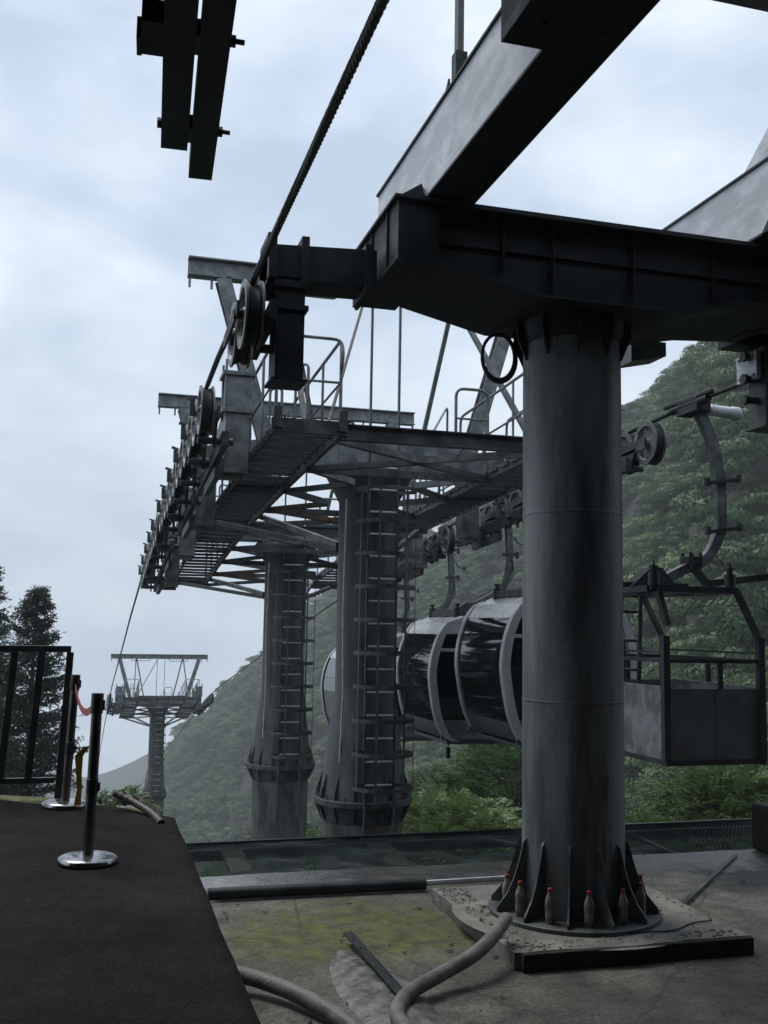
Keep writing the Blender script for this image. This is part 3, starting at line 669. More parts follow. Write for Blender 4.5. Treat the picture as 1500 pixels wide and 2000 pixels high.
    # gallery beam at the near end and plan bracing between the walkways
    z0 = zw(yw0)-zf
    m = MB(); m.ibeam((-1.2, yw0-Yt+.05, z0+.02), (1.2, yw0-Yt+.05, z0+.02), .12, .17, .014)
    m.bar((-1.2, yw0-Yt+.34, z0+.1), (1.2, yw0-Yt+.34, z0+.1), .06, .14)
    m.build('gallery_beam', M_galv_d, t)
    m = MB(); m.tube(arc([(.12, yw0-Yt+.1, z0+.1), (.12, yw0-Yt+.1, z0+.62), (.50, yw0-Yt+.1, z0+.62), (.50, yw0-Yt+.1, z0+.1)], .1), .018, 7)
    m.tube([(.12, yw0-Yt+.1, z0+.28), (.5, yw0-Yt+.1, z0+.28)], .013, 6)
    m.tube(arc([(-.15, yw0-Yt+.1, z0+.1), (.16, yw0-Yt+.5, z0+.5), (.16, yw0-Yt+.5, z0+.1)], .08), .014, 6); m.build('hoop_rail', M_galv, t)
    ys = np.linspace(yw0+.25, yw1-.1, 5)
    for i in range(4):
        a, b_ = ys[i], ys[i+1]
        for sg in (-1, 1):
            mid = (sg*.0, (a+b_)/2-Yt)
            m = MB(); x_end = sg*.42 if abs((a+b_)/2-Yt) < .9 else 0
            m.bar((sg*1.2, a-Yt, zw(a)-zf-.01), (x_end, (a+b_)/2-Yt-(.5 if i < 2 else 0)*0, zw((a+b_)/2)-zf-.01), .09, .08)
            m.build('plan_brace', M_galv if i != 3 else M_rust, t)
            m = MB(); m.bar((x_end, (a+b_)/2-Yt, zw((a+b_)/2)-zf-.03), (sg*1.2, b_-Yt, zw(b_)-zf-.03), .08, .07)
            m.build('plan_brace', M_rust if (i == 2 and sg < 0) else M_galv_d, t)
        if i > 0: 
            m = MB(); m.bar((-1.2, a-Yt, zw(a)-zf-.03), (1.2, a-Yt, zw(a)-zf-.03), .07, .09)
            if abs(a-Yt) > .5: m.build('plan_brace', M_galv_d, t)
    # side braces shaft -> walkway
    for sg in (-1, 1):
        ye = yw1-.05; ze = zw(ye)-zf
        m = MB(); m.bar((sg*.4, .1, H_-1.0), (sg*1.2, ye-Yt-.6, ze+.1), .08, .08); m.build('side_brace', M_galv, t)
        m = MB(); m.bar((sg*.4, .1, H_-1.06), (sg*1.75, ye-Yt-.05, ze-.0), .07, .07); m.build('side_brace', M_galv_d, t)
    # sheave trains
    for sg in (-1, 1):
        xr = (RXL if sg < 0 else RXR)-CX
        xb = xr - sg*.13
        m = MB(); ya, yb = sheaves[0]-.2, sheaves[-1]+.2; mid = (ya+yb)/2
        K = len(sheaves)//2
        # two main beams
        for (p0, p1) in ((ya+.3, mid-.15), (mid+.15, yb-.3)):
            m.bar(P(xb+CX-sg*.10, p0, zr(p0)-.50), P(xb+CX-sg*.10, p1, zr(p1)-.50), .07, .15)
            m.bar(P(xb+CX-sg*.12, (p0*.7+p1*.3), zr((p0+p1)/2)-.66), P(xb+CX-sg*.12, (p0*.3+p1*.7), zr((p0+p1)/2)-.64-.1), .07, .12)
        for i in range(K):
            y0_, y1_ = sheaves[2*i], sheaves[2*i+1]
            m.bar(P(xb+CX, y0_-.12, zr(y0_)-.27), P(xb+CX, y1_+.12, zr(y1_)-.27), .03, .13)
            m.prism([P(xb+CX-.015, (y0_+y1_)/2-.2, zr(y0_)-.3), P(xb+CX-.015, (y0_+y1_)/2+.2, zr(y1_)-.3), P(xb+CX-.015, (y0_+y1_)/2, zr(y1_)-.56)], (.03, 0, 0))
            m.cyl(P(xb+CX-sg*.2, (y0_+y1_)/2, zr((y0_+y1_)/2)-.5), P(xr+CX+sg*.05, (y0_+y1_)/2, zr((y0_+y1_)/2)-.5), .04, 10)
        to = m.build('sheave_train', M_galv_d, t)
        for y in sheaves: put_sheave(to, P(xr+CX, y, zr(y)-.245))
        for y in sheaves[::2] if det else sheaves[::3]:  # rope catchers on the outside
            yy = y+.28; cm = MB()
            cm.bar(P(xr+CX-sg*.02, yy, zr(yy)-.25), P(xr+CX+sg*.12, yy, zr(yy)-.2), .05, .05)
            cm.bar(P(xr+CX+sg*.12, yy, zr(yy)-.24), P(xr+CX+sg*.12, yy, zr(yy)-.08), .05, .04)
            cm.bar(P(xr+CX+sg*.09, yy, zr(yy)-.07), P(xr+CX+sg*.17, yy, zr(yy)-.045), .07, .025)
            cm.build('rope_catcher', M_galv_d, to)
        # hanger boxes that carry the trains
        for hy in hangers:
            y = Yt+hy; z = zr(y); hb_ = MB()
            hx = CX + sg*2.12
            hb_.box(hx-.14-CX, hx+.14-CX, hy-.16, hy+.16, z-zf-.62, z-zf+.55)
            hb_.box(hx-.19-CX, hx+.19-CX, hy-.2, hy+.2, z-zf+.1, z-zf+.15)
            hb_.box(hx-.19-CX, hx+.19-CX, hy-.2, hy+.2, z-zf+.55, z-zf+.60)
            for a_ in (-.15, .15):
                for b__ in (-.16, .16): hb_.cyl((hx+a_-CX, hy+b__, z-zf+.05), (hx+a_-CX, hy+b__, z-zf+.74), .016, 6)
            o_ = hb_.build('hanger_box', M_galv, t, bevel=.004)
            ax = MB(); ax.cyl((hx-CX, hy, z-zf-.5), (xr, hy, z-zf-.5), .06, 12)
            ax.prism([(hx-CX-sg*.1, hy-.15, z-zf-.45), (hx-CX-sg*.1, hy+.15, z-zf-.45), (hx-CX-sg*.1, hy+.1, z-zf-.68), (hx-CX-sg*.1, hy-.1, z-zf-.68)], (sg*.35, 0, 0)); ax.build('axle_block', M_galv, o_)
            if abs(hy) > .8:   # inclined arm joining the hanger box to the crossarm end
                am = MB(); am.bar((hx-CX, hy-math.copysign(.1, hy), z-zf+.3), (hx-CX, 0, H_+.15), .16, .26); am.build('support_arm', M_galv_d, t)
    # ladder with cage
    lx0, lx1, ly = -.16, .24, -.62
    m = MB()
    for x in (lx0, lx1): m.bar((x, ly, .2), (x, ly, H_+2.6 if True else H_), .025, .05, up=(0, 1, 0))
    z = .25
    m.cur = 1
    while z < H_+.25: m.cyl((lx0, ly, z), (lx1, ly, z), .014, 6); z += .30
    m.cur = 0
    for z in np.arange(.6, H_, 1.2):
        for x in (lx0, lx1): m.bar((x, ly, z), (x*.8, -.36, z), .02, .03)
    m.cur = 0
    for zz in np.arange(-.7, -max(hp, 1.2), -.3): m.cyl((lx0, ly-.03, zz), (lx1, ly-.03, zz), .012, 6)
    for x in (lx0, lx1): m.tube([(x, ly, .22), (x, ly-.09, -.05), (x, ly-.04, -.35), (x, ly-.03, -hp)], .018, 6)
    lo_ = m.build('ladder', [M_galv_d, M_beam], t)
    cg = MB(); cxl = (lx0+lx1)/2; rad = .40
    zs = list(np.arange(.25, H_-.3, .43)); 
    for z in zs:
        pts = [(lx0, ly+.0, z)] + [(cxl+rad*math.cos(a), ly-.28-rad*.75*math.sin(a), z) for a in np.linspace(PI*1.08, -PI*.08, 15)][::1] + [(lx1, ly, z)]
        pts = [(lx0, ly, z)] + [(cxl-rad*math.cos(a), ly-.16-rad*1.0*math.sin(a), z) for a in np.linspace(-.1, PI+.1, 15)] + [(lx1, ly, z)]
        for p0, p1 in zip(pts[:-1], pts[1:]): cg.bar(p0, p1, .008, .05)
    for a in (.35, 1.1, 2.04, 2.8):
        x, y = cxl-rad*math.cos(a), ly-.16-rad*math.sin(a)
        cg.bar((x, y, zs[0]), (x, y, zs[-1]), .03, .008, up=(math.cos(a), math.sin(a), 0))
    cg.build('ladder_cage', M_galv_d, lo_)
    cb_ = MB(); cb_.tube([(-.42, -.3, .3), (-.40, -.36, 1.4), (-.41, -.3, 2.5), (-.40, -.33, H_-.4)], .012, 6); cb_.build('cable', M_beam, t)
    return t
ZW1 = [(10.1, 4.36), (13, 4.22), (17.2, 3.98)]; ZW2 = [(17.3, 3.95), (20, 3.68), (24, 3.20)]; ZW3 = [(54.7, -1.6), (61.3, -3.15)]
SH1 = [10.58+.555*i for i in range(12)]; SH2 = [17.75+.55*i for i in range(10)]; SH3 = [55.2+.56*i for i in range(10)]
tower(13.7, 4.44, 0.0, lambda y: interp(ZW1, y), 10.35, 17.0, SH1, -9, 'nearest line tower, caged ladder on its shaft, stained concrete footing')
tower(20.0, 3.92, -.37, lambda y: interp(ZW2, y), 17.4, 23.8, SH2, -11, 'second line tower, left of and behind the nearest one')
tower(58.0, -2.25, -6.95, lambda y: interp(ZW3, y), 54.8, 61.2, SH3, -30, 'small distant line tower standing alone against the sky', hangers=(-.9, .9), det=0)

# ------------------------------------------------------------------ haul ropes
def rope(x, label, y0, yl):
    m = MB(); ys = np.arange(y0, yl, .035); lay = .30; rs, ro = .0125, .0155
    for k in range(6):
        m.tube([(x+ro*math.cos(2*PI*(y/lay+k/6)), y, zr(y)+ro*math.sin(2*PI*(y/lay+k/6))) for y in ys], rs*.98, 6, cap=False)
    far = [(x, y, zr(y)) for y in list(np.arange(yl-.1, 24, .5))+list(np.arange(24, 232, 2.0))]
    m.tube(far, .024, 8)
    return tag(m.build('haul_rope', M_rope), label, 'rope', 'haul ropes of the ropeway')
rope(RXL, 'left twisted steel haul rope climbing out of the top of the photo', -8, 10.5)
rope(RXR, 'right twisted steel haul rope carrying the cabins', 2, 12.5)

# ------------------------------------------------------------------ cabins
HP = [(0, 0, 0), (.03, 0, -.22), (.1, 0, -.5), (.12, 0, -.8), (.12, 0, -1.15), (.02, 0, -1.42), (-.2, 0, -1.6), (-.52, 0, -1.77), (-.72, 0, -1.88)]
def smooth_path(pts, n=6):
    P = [Vector(p) for p in pts]; out_ = []
    for i in range(len(P)-1):
        p0, p1, p2, p3 = P[max(i-1, 0)], P[i], P[i+1], P[min(i+2, len(P)-1)]
        for k in range(n):
            t = k/n; out_.append(.5*((2*p1)+(-p0+p2)*t+(2*p0-5*p1+4*p2-p3)*t*t+(-p0+3*p1-3*p2+p3)*t**3))
    out_.append(P[-1]); return out_
def flat_sweep(m, pts, w, h_):                            # rectangular tube swept in the XZ plane
    vs = []
    for i, p in enumerate(pts):
        d = (pts[min(i+1, len(pts)-1)]-pts[max(i-1, 0)]).normalized(); a = Vector((-d.z, 0, d.x))
        for sx, sy in ((-1, -1), (1, -1), (1, 1), (-1, 1)): vs.append(p+a*(w/2*sx)+Vector((0, h_/2*sy, 0)))
    K = len(pts); fs = [(i*4+k, i*4+(k+1) % 4, (i+1)*4+(k+1) % 4, (i+1)*4+k) for i in range(K-1) for k in range(4)]+[(3, 2, 1, 0), (K*4-4, K*4-3, K*4-2, K*4-1)]
    m.add(vs, fs)
CW = .56                                                  # cabin centre lies this far inwards from the rope
def cabin_profile(n=40):                                   # barrel section (x, z), z relative to cabin bottom
    pts = []
    Hc = 1.78
    side = [(.52, 0), (.66, .06), (.80, .35), (.88, .75), (.90, 1.0), (.86, 1.28), (.76, 1.56), (.62, 1.74), (.50, 1.78)]
    zz = np.linspace(0, Hc, 40); P_ = smooth_path([(x, 0, z) for x, z in side], 8); zs_ = [p.z for p in P_]; xs_ = [p.x for p in P_]
    return [(float(np.interp(z, zs_, xs_)), float(z)) for z in zz], Hc
def make_cabin():
    t = empty('gondola_cabin', (RXR, 12.4, zr(12.4)), 'x', 'gondola cabin', 'closed silver cabins with black glass hanging in a row')
    zb = -3.76; xc = -CW; side, Hc = cabin_profile(); Lh = .80
    full = [(xc+x, zb+z) for x, z in side] + [(xc-x, zb+z) for x, z in reversed(side)]
    m = MB()
    full_i = [(xc+x*.93, zb+.03+z*.97) for x, z in side] + [(xc-x*.93, zb+.03+z*.97) for x, z in reversed(side)]
    # floor and roof shells as part of the body
    m.prism([(x, -Lh*.97, z) for x, z in full_i], (0, 2*Lh*.97, 0)); m.sm = [len(q) == 4 for q in m.f]; body = m.build('cabin_body', M_glass, t)
    for s_ in m.sm: pass
    def band(name, z0, z1, off, y0, y1, mt, both=True, nseg=30):
        # curved skin strip on the two long sides between heights z0..z1
        zz = np.linspace(z0, z1, nseg); xs = np.interp(zz, [z for x, z in side], [x for x, z in side])
        for sg in (-1, 1):
            b = MB(); vs = []
            for x, z in zip(xs, zz):
                for y in (y0, y1): vs.append((xc+sg*(x+off), y, zb+z)); vs.append((xc+sg*(x+off-.03), y, zb+z))
            K = len(zz); fs = []
            for i in range(K-1):
                a = i*4; c_ = (i+1)*4
                fs += [(a, a+2, c_+2, c_), (a+1, c_+1, c_+3, a+3), (a, c_, c_+1, a+1), (a+2, a+3, c_+3, c_+2)]
            fs += [(0, 1, 3, 2), (K*4-4, K*4-2, K*4-1, K*4-3)]
            b.add(vs, fs, True); b.build(name, mt, t)
    band('side_window', .27, 1.55, -.002, -Lh+.06, Lh-.06, M_glass)
    band('side_panel', .03, .27, .006, -Lh+.0, Lh-.0, M_panel)
    band('roof_edge', 1.55, 1.78, .004, -Lh, Lh, M_white)
    # curved corner pillars
    for sy in (-1, 1):
        for sg in (-1, 1):
            b = MB(); zz = np.linspace(0, 1.78, 36); xs = np.interp(zz, [z for x, z in side], [x for x, z in side])
            for dy, ww in ((0, .072), (-.055*sy*-1, .018)):
                vs = []
                for x, z in zip(xs, zz):
                    y = sy*(Lh+.0) - sy*dy
                    x_ = xc+sg*(x+.022)
                    vs += [(x_, y-ww/2, zb+z), (x_, y+ww/2, zb+z), (x_-sg*.11, y+ww/2, zb+z), (x_-sg*.11, y-ww/2, zb+z)]
                K = len(zz); b.add(vs, [(i*4+k, i*4+(k+1) % 4, (i+1)*4+(k+1) % 4, (i+1)*4+k) for i in range(K-1) for k in range(4)]+[(3, 2, 1, 0), (K*4-4, K*4-3, K*4-2, K*4-1)], True)
            b.build('corner_pillar', M_pillar, t)
    # end faces: white top panel, vent window bar, lower panel, sill
    for sy in (-1, 1):
        b = MB(); y0, y1 = sorted((sy*Lh*.972, sy*(Lh*.972+.025)))
        def sec(za, zb2, mt, nm, pr=0.0):
            zz = np.linspace(za, zb2, 8); xs = np.interp(zz, [z for x, z in side], [x for x, z in side])-.05
            poly = [(xc+x, y0-pr if sy < 0 else y0, zb+z) for x, z in zip(xs, zz)]+[(xc-x, y0-pr if sy < 0 else y0, zb+z) for x, z in reversed(list(zip(xs, zz)))]
            mb_ = MB(); mb_.prism(poly, (0, y1-y0+pr, 0)); mb_.build(nm, mt, t, bevel=.006)
        sec(1.56, 1.78, M_white, 'end_roof_panel', .02); sec(1.30, 1.345, M_white, 'window_bar', .01); sec(.0, .30, M_panel, 'end_panel', .01)
        mb_ = MB(); mb_.box(xc-.02, xc+.02, y0-.01, y1+.01, zb+.3, zb+1.3); mb_.build('door_seam', M_pillar, t)
    # roof cap
    b = MB(); b.prism([(xc-.52, -Lh, zb+1.775), (xc+.52, -Lh, zb+1.775), (xc+.4, -Lh, zb+1.83), (xc-.4, -Lh, zb+1.83)], (0, 2*Lh, 0)); b.build('roof', M_white, t, bevel=.01)
    # under-floor frame and bumper rail
    b = MB(); b.box(xc-.6, xc+.6, -Lh+.02, Lh-.02, zb-.05, zb+.0); b.box(xc-.72, xc+.72, -Lh-.05, -Lh-.0, zb+.02, zb+.08); b.box(xc-.72, xc+.72, Lh, Lh+.05, zb+.02, zb+.08); b.build('floor_frame', M_panel, t, bevel=.008)
    b = MB(); b.cyl((xc-.42, -.35, zb-.05), (xc-.42, -.35, zb-.14), .008, 6); b.cyl((xc-.42, -.35, zb-.14), (xc-.42, -.35, zb-.30), .035, 12); b.build('damper', M_rubber, t)
    # spring frame
    b = MB()
    for sx in (-.4, .4): b.bar((xc+sx, -.62, -1.88), (xc+sx, .62, -1.88), .06, .09)
    for sy in (-.6, .6): b.bar((xc-.42, sy, -1.88), (xc+.42, sy, -1.88), .06, .09)
    b.prism([(xc-.3, -.06, -1.86), (xc+.3, -.06, -1.86), (xc+.06, -.06, -1.70), (xc-.06, -.06, -1.70)], (0, .12, 0)); b.bar((xc, -.6, -1.87), (xc, .6, -1.87), .1, .06)
    fr = b.build('suspension_frame', M_galv_d, t)
    for sx in (-.4, .4):
        for sy in (-.58, .58):
            b = MB(); b.cyl((xc+sx, sy, -1.98), (xc+sx, sy, -1.80), .055, 12); b.cyl((xc+sx, sy, -1.8), (xc+sx, sy, -1.765), .02, 8); b.cyl((xc+sx, sy, -1.765), (xc+sx, sy, -1.74), .045, 10); b.build('spring_mount', M_rubber, fr)
    # hanger
    b = MB(); flat_sweep(b, smooth_path(HP), .10, .075); b.build('hanger_arm', M_hanger, t)
    b = MB()
    for z in (-.42, -.92): b.bar((-.02, -.05, z), (.26, -.05, z+.02), .03, .04); b.cyl((.24, -.05, z-.05), (.24, -.05, z+.05), .03, 8)
    b.tube([(.18, -.05, -.62), (.24, -.05, -.72), (.36, -.05, -.75)], .012, 6); b.cyl((.36, -.05, -.79), (.36, -.05, -.71), .025, 8)
    b.tube(smooth_path([(.16, -.05, -1.0), (.17, -.05, -1.25), (.05, -.05, -1.38), (-.2, -.05, -1.5), (-.42, -.05, -1.62)], 4), .008, 6)
    b.build('guide_bracket', M_galv_d, t)
    b = MB(); b.box(-.07, .07, -.22, .22, -.09, .05); b.cyl((-.09, -.12, -.02), (.12, -.12, -.02), .04, 10); b.cyl((-.09, .12, -.02), (.12, .12, -.02), .04, 10); b.build('rope_grip', M_galv_d, t, bevel=.01)
    # two seats glimpsed through the glass
    b = MB(); b.box(xc-.66, xc-.3, -.6, .6, zb+.40, zb+.46); b.box(xc-.74, xc-.69, -.6, .6, zb+.45, zb+.95); b.build('seat', M_seat, body, bevel=.02)
    return t
cab = make_cabin(); km = kidmap()
cabs = [(12.4, 'closed silver cabin nearest the viewer, its right half behind the thick column'), (15.1, 'closed silver cabin second in the row, between the caged tower and the first cabin'),
        (17.9, 'closed silver cabin third in the row, mostly behind the nearest tower shaft'), (20.65, 'closed silver cabin farthest in the row, rounded edge showing left of the tower shaft')]
for i, (y, lb_) in enumerate(cabs):
    o = cab if i == 0 else copy_tree(cab, None, km)
    o.location = (RXR, y, zr(y)); o['label'] = lb_
    o.rotation_euler = (0, [0, .012, -.01, .015][i], [0, .01, -.015, .01][i])

# ------------------------------------------------------------------ open maintenance carrier
mc = empty('maintenance_carrier', (RXR, 9.7, zr(9.7)), 'open grey work basket hanging from the right rope beside the thick column', 'work basket')
HB = [(0, 0, 0), (.12, 0, -.14), (.25, 0, -.42), (.325, 0, -.8), (.34, 0, -1.15), (.32, 0, -1.42), (.16, 0, -1.70), (-.1, 0, -1.83)]
b = MB(); flat_sweep(b, smooth_path(HB), .115, .085); b.build('hanger_arm', M_hanger, mc)
b = MB(); b.bar((-.02, 0, -1.79), (-.52, 0, -2.03), .1, .1); b.build('lower_arm', M_hanger, mc)
b = MB(); b.box(-.12, .06, -.09, .09, -1.80, -1.70)
for x in (-.09, .03):
    for y in (-.08, .08): b.cyl((x, y, -1.84), (x, y, -1.66), .02, 8)
b.build('joint_clamp', M_head, mc, bevel=.01)
for z in (-.86, -1.40): b = MB(); b.bar((.14, -.06, z-.03), (.54, -.06, z+.03), .04, .04); b.bar((.14, -.06, z-.06), (.14, -.06, z+.03), .04, .05); b.bar((.54, -.06, z-.0), (.54, -.06, z+.08), .04, .05); b.build('rung_bracket', M_head, mc)
b = MB(); b.lathe([(0, 0), (.04, 0), (.045, .02), (.045, .06), (.065, .08), (.065, .34), (.078, .36), (.078, .44), (.055, .46), (0, .46)], c=(.12, -.05, -.06), axis=(1, 0, -.06), n=20); b.build('spring_cylinder', M_beam, mc)
b = MB(); b.box(-.06, .12, -.2, .2, -.12, .06); b.cyl((-.02, -.36, -.01), (-.02, .36, -.02), .045, 10); b.bar((-.03, -.45, .05), (-.03, .5, .05), .05, .05); b.build('rope_grip', M_head, mc, bevel=.012)
# side pole to the right
b = MB(); b.bar((-.04, -.02, -1.80), (.08, -.12, -2.0), .09, .09); b.bar((.08, -.12, -2.0), (1.1, -.5, -1.86), .09, .07); b.build('side_pole', M_head, mc)
bx0, bx1, by0, by1 = 5.35-RXR, 6.42-RXR, -.90, .90
zt_, zb_, zm_, zp_ = -2.10, -3.75, -2.56, -3.07          # ring, floor, post top, panel top (relative to the rope)
b = MB(); rx0, rx1 = bx0-.12+.0, bx1-.2
rx0, rx1 = 5.2-RXR, 6.16-RXR
for y in (by0+.02, by1-.02): b.bar((rx0, y, zt_), (rx1+.03, y, zt_), .06, .06)
for x in (rx0, rx1, (rx0+rx1)/2): b.bar((x, by0+.02, zt_-.005), (x, by1-.02, zt_-.005), .06, .06)
b.prism([(-.85, -.1, zt_+.03), (-.25, -.1, zt_+.03), (-.45, -.1, zt_+.26), (-.58, -.1, zt_+.26)], (0, .2, 0))
b.bar((rx0, 0, zt_+.06), (rx1, 0, zt_+.06), .12, .08)
fr = b.build('top_frame', M_head, mc)
for x in (rx0+.06, rx1-.04):
    for y in (by0+.04, by1-.04): b = MB(); b.cyl((x, y, zt_+.03), (x, y, zt_+.16), .055, 12); b.cyl((x, y, zt_+.16), (x, y, zt_+.2), .03, 8); b.cyl((x, y, zt_+.2), (x, y, zt_+.225), .05, 8); b.cyl((x, y, zt_+.225), (x, y, zt_+.27), .012, 6); b.build('spring_mount', M_rubber, fr)
b = MB()
for y in (by0, by1):
    b.bar((rx0+.08, y, zt_), (bx0+.03, y, zm_+.1), .07, .05); b.bar((rx1, y, zt_), (bx1-.02, y, zm_+.0), .06, .05)
b.build('slanting_strut', M_galv_d, mc)
for x in (bx0, bx1):
    for y in (by0, by1): 
        b = MB(); b.cb((x, y, (zm_+zb_)/2), (.07, .07, zm_-zb_)); b.build('corner_post', M_head, mc, bevel=.004)
b = MB()
for y in (by0, by1):
    b.bar((bx0, y, -2.80), (bx1, y, -2.80), .035, .04); b.bar((bx0+.4*(bx1-bx0)+.18, y, -2.80), (bx0+.4*(bx1-bx0)+.18, y, zp_), .05, .03)
for x in (bx0, bx1): b.bar((x, by0, -2.80), (x, by1, -2.80), .035, .04); b.bar((x, by0, -2.72), (x, by1, -2.72), .02, .02); b.bar((x, 0, -2.80), (x, 0, zp_), .03, .05)
b.build('guard_rail', M_head, mc)
b = MB(); b.box(bx0, bx1, by0+.0, by0+.012, zb_, zp_); b.box(bx0+.55, bx0+.562, by0-.006, by0, zb_, zp_); b.build('front_panel', M_panel, mc)
b = MB(); b.box(bx0, bx1, by1-.012, by1, zb_, zp_); b.build('back_panel', M_panel, mc)
for x in (bx0, bx1-.012): b = MB(); b.box(x, x+.012, by0+.02, by1-.02, zb_, zp_); b.box(x-.004, x+.016, by0+.02, by1-.02, zp_, zp_+.02); b.build('side_panel', M_galv, mc)
b = MB(); b.box(bx0-.01, bx1+.03, by0-.02, by1+.02, zb_-.05, zb_); b.build('floor_plate', M_head, mc)
b = MB(); lx = bx0+.22
for x in (lx-.13, lx+.1): b.bar((x, .2, zb_), (x, .1, zt_), .04, .03)
for z in np.arange(zb_+.2, zt_, .31): b.cyl((lx-.13, .17, z), (lx+.1, .17, z), .017, 8)
b.build('ladder', M_galv_d, mc)

# ------------------------------------------------------------------ queue posts with belts, railing
def qpost(loc, label, h_=.97, ry=0):
    t = empty('queue_post', loc, label, 'barrier post', 'stainless belt barrier posts on the carpet')
    t.rotation_euler = (0, ry, 0)
    b = MB(); b.lathe([(0, .038), (.03, .040), (.15, .030), (.167, .022), (.172, .012), (.172, .0), (0, 0)], n=48); b.build('base', M_stainless, t)
    b = MB(); b.cyl((0, 0, .03), (0, 0, h_-.11), .031, 24); b.build('post', M_post, t)
    b = MB(); b.lathe([(.031, h_-.12), (.036, h_-.118), (.036, h_-.005), (.033, h_), (0, h_)], n=24); b.box(-.012, .012, -.044, -.034, h_-.1, h_-.02); b.box(.034, .046, -.014, .014, h_-.1, h_-.04); b.build('belt_head', M_plastic, t)
    b = MB(); b.lathe([(.0315, .38), (.034, .382), (.034, .47), (.0315, .472)], n=24); b.box(.0, .014, -.042, -.032, .385, .465); b.box(.032, .046, -.012, .012, .40, .45); b.build('lower_cassette', M_plastic, t)
    return t
q1 = qpost((.035, 6.37, .912), 'nearer stainless belt barrier post with shiny round base on carpet', .97, .012)
q2 = qpost((-.14, 8.30, .912), 'farther stainless belt barrier post with its red belt, next to the railing', .985, .03)
b = MB()
P0, P1 = Vector((-.11, 8.27, .912+.90)), Vector((.03, 6.42, .912+.90)); pr = []
for i in range(21):
    t_ = i/20; p = P0.lerp(P1, t_); p.z -= .22*(1-(2*t_-1)**2)*.5; pr.append(p)
vs = []; 
for p in pr: vs += [p+Vector((-.001, 0, -.024)), p+Vector((-.001, 0, .024)), p+Vector((.001, 0, .024)), p+Vector((.001, 0, -.024))]
b.add(vs, [(i*4+k, i*4+(k+1) % 4, (i+1)*4+(k+1) % 4, (i+1)*4+k) for i in range(20) for k in range(4)], True)
tag(b.build('barrier_belt', M_red), 'sagging red belt stretched between the two barrier posts', 'belt')
b = MB(); pts = [(-.02, 7.1, 1.35), (-.055, 7.5, 1.26), (-.04, 8.0, 1.1), (-.055, 8.12, .93)]
for (a, c_) in zip(pts[:-1], pts[1:]): b.bar(a, c_, .004, .05, up=(0, .3, 1))
b = MB(); P_ = [Vector(p) for p in ((.0, 8.10, 1.37), (-.055, 8.12, 1.30), (-.05, 8.13, 1.18), (-.04, 8.14, 1.05), (-.05, 8.13, .935))]
vs = []
for p, w_ in zip(P_, (.02, .03, .022, .018, .025)): vs += [p+Vector((-w_, 0, 0)), p+Vector((w_, .01, 0)), p+Vector((w_, .012, .001)), p+Vector((-w_, .002, .001))]
b.add(vs, [(i*4+k, i*4+(k+1) % 4, (i+1)*4+(k+1) % 4, (i+1)*4+k) for i in range(4) for k in range(4)])
tag(b.build('yellow_tape', M_yellow), 'crumpled yellow tape hanging down behind the nearer barrier post', 'tape')

rl = empty('railing', (-1.2, 8.62, .9), 'dark green tubular railing panel at the left platform edge', 'railing')
def rr(p, q, w, h_): 
    b.bar((p[0]+1.2, p[1]-8.62, p[2]-.9), (q[0]+1.2, q[1]-8.62, q[2]-.9), w, h_)
b = MB(); rr((-3.4, 8.62, 2.085), (-.16, 8.62, 2.085), .05, .05); b.build('top_rail', M_railing, rl, bevel=.005)
b = MB(); rr((-3.4, 8.62, 1.055), (-.235, 8.62, 1.055), .04, .045); b.build('bottom_rail', M_railing, rl, bevel=.005)
b = MB(); rr((-.205, 8.62, .89), (-.165, 8.62, 2.06), .055, .05); b.build('end_post', M_railing, rl, bevel=.005)
x = -.40
while x > -3.3: 
    b = MB(); b.bar((x-.035+1.2, 0, 1.08-.9), (x+.02+1.2, 0, 2.06-.9), .055, .045); b.build('baluster', M_railing, rl, bevel=.003); x -= .205

# ------------------------------------------------------------------ safety net on its frame
sn = empty('safety_net', (4.5, 10.4, -.05), 'green safety net stretched on black bars beyond the floor edge', 'safety net')
NX, NY = 330, 46; m = MB(); idx = {}; vs = []
for j in range(NY+1):
    for i in range(NX+1):
        if (i+j) % 2: continue
        x = .7+8.6*i/NX; v = j/NY; y = 9.7+1.42*v
        sag = -.10*math.sin(PI*v)*(.6+.4*math.sin(x*2.1))+.035*mn.noise(Vector((x*3, y*3, 0)))
        idx[(i, j)] = len(vs); vs.append((x-4.5+.03*mn.noise(Vector((x*4, y*4, 3))), y-10.4+.03*mn.noise(Vector((x*4, y*4, 9))), sag+.02+.03*v))
fs = []
for (i, j) in idx:
    q_ = [(i, j), (i+1, j+1), (i, j+2), (i-1, j+1)]
    if all(k in idx for k in q_): fs.append([idx[k] for k in q_])
m.add(vs, fs)
no = m.build('net', M_net, sn); wf = no.modifiers.new('w', 'WIREFRAME'); wf.thickness = .0075; wf.use_even_offset = False
b = MB(); b.bar((-3.8, .72, .03), (5.5, .72, .06), .05, .07); b.bar((-3.8, .70, -.07), (5.5, .70, -.05), .04, .11); b.build('outer_bar', M_netbar, sn)
for x0_, w_ in ((4.75, .30), (6.2, .07), (3.1, .26), (1.5, .22), (8.0, .07)):
    b = MB(); b.bar((x0_-4.5, -.7, -.06), (x0_-4.5+.02, .7, -.03), w_, .05); b.build('cross_bar', M_kerb, sn)
b = MB()
for x0_ in np.arange(-3.8, 5.5, .28): b.tube([(x0_, .68, .04), (x0_+.03, .76, .085), (x0_+.06, .70, .0)], .006, 4)
b.build('lashing', M_net, sn)

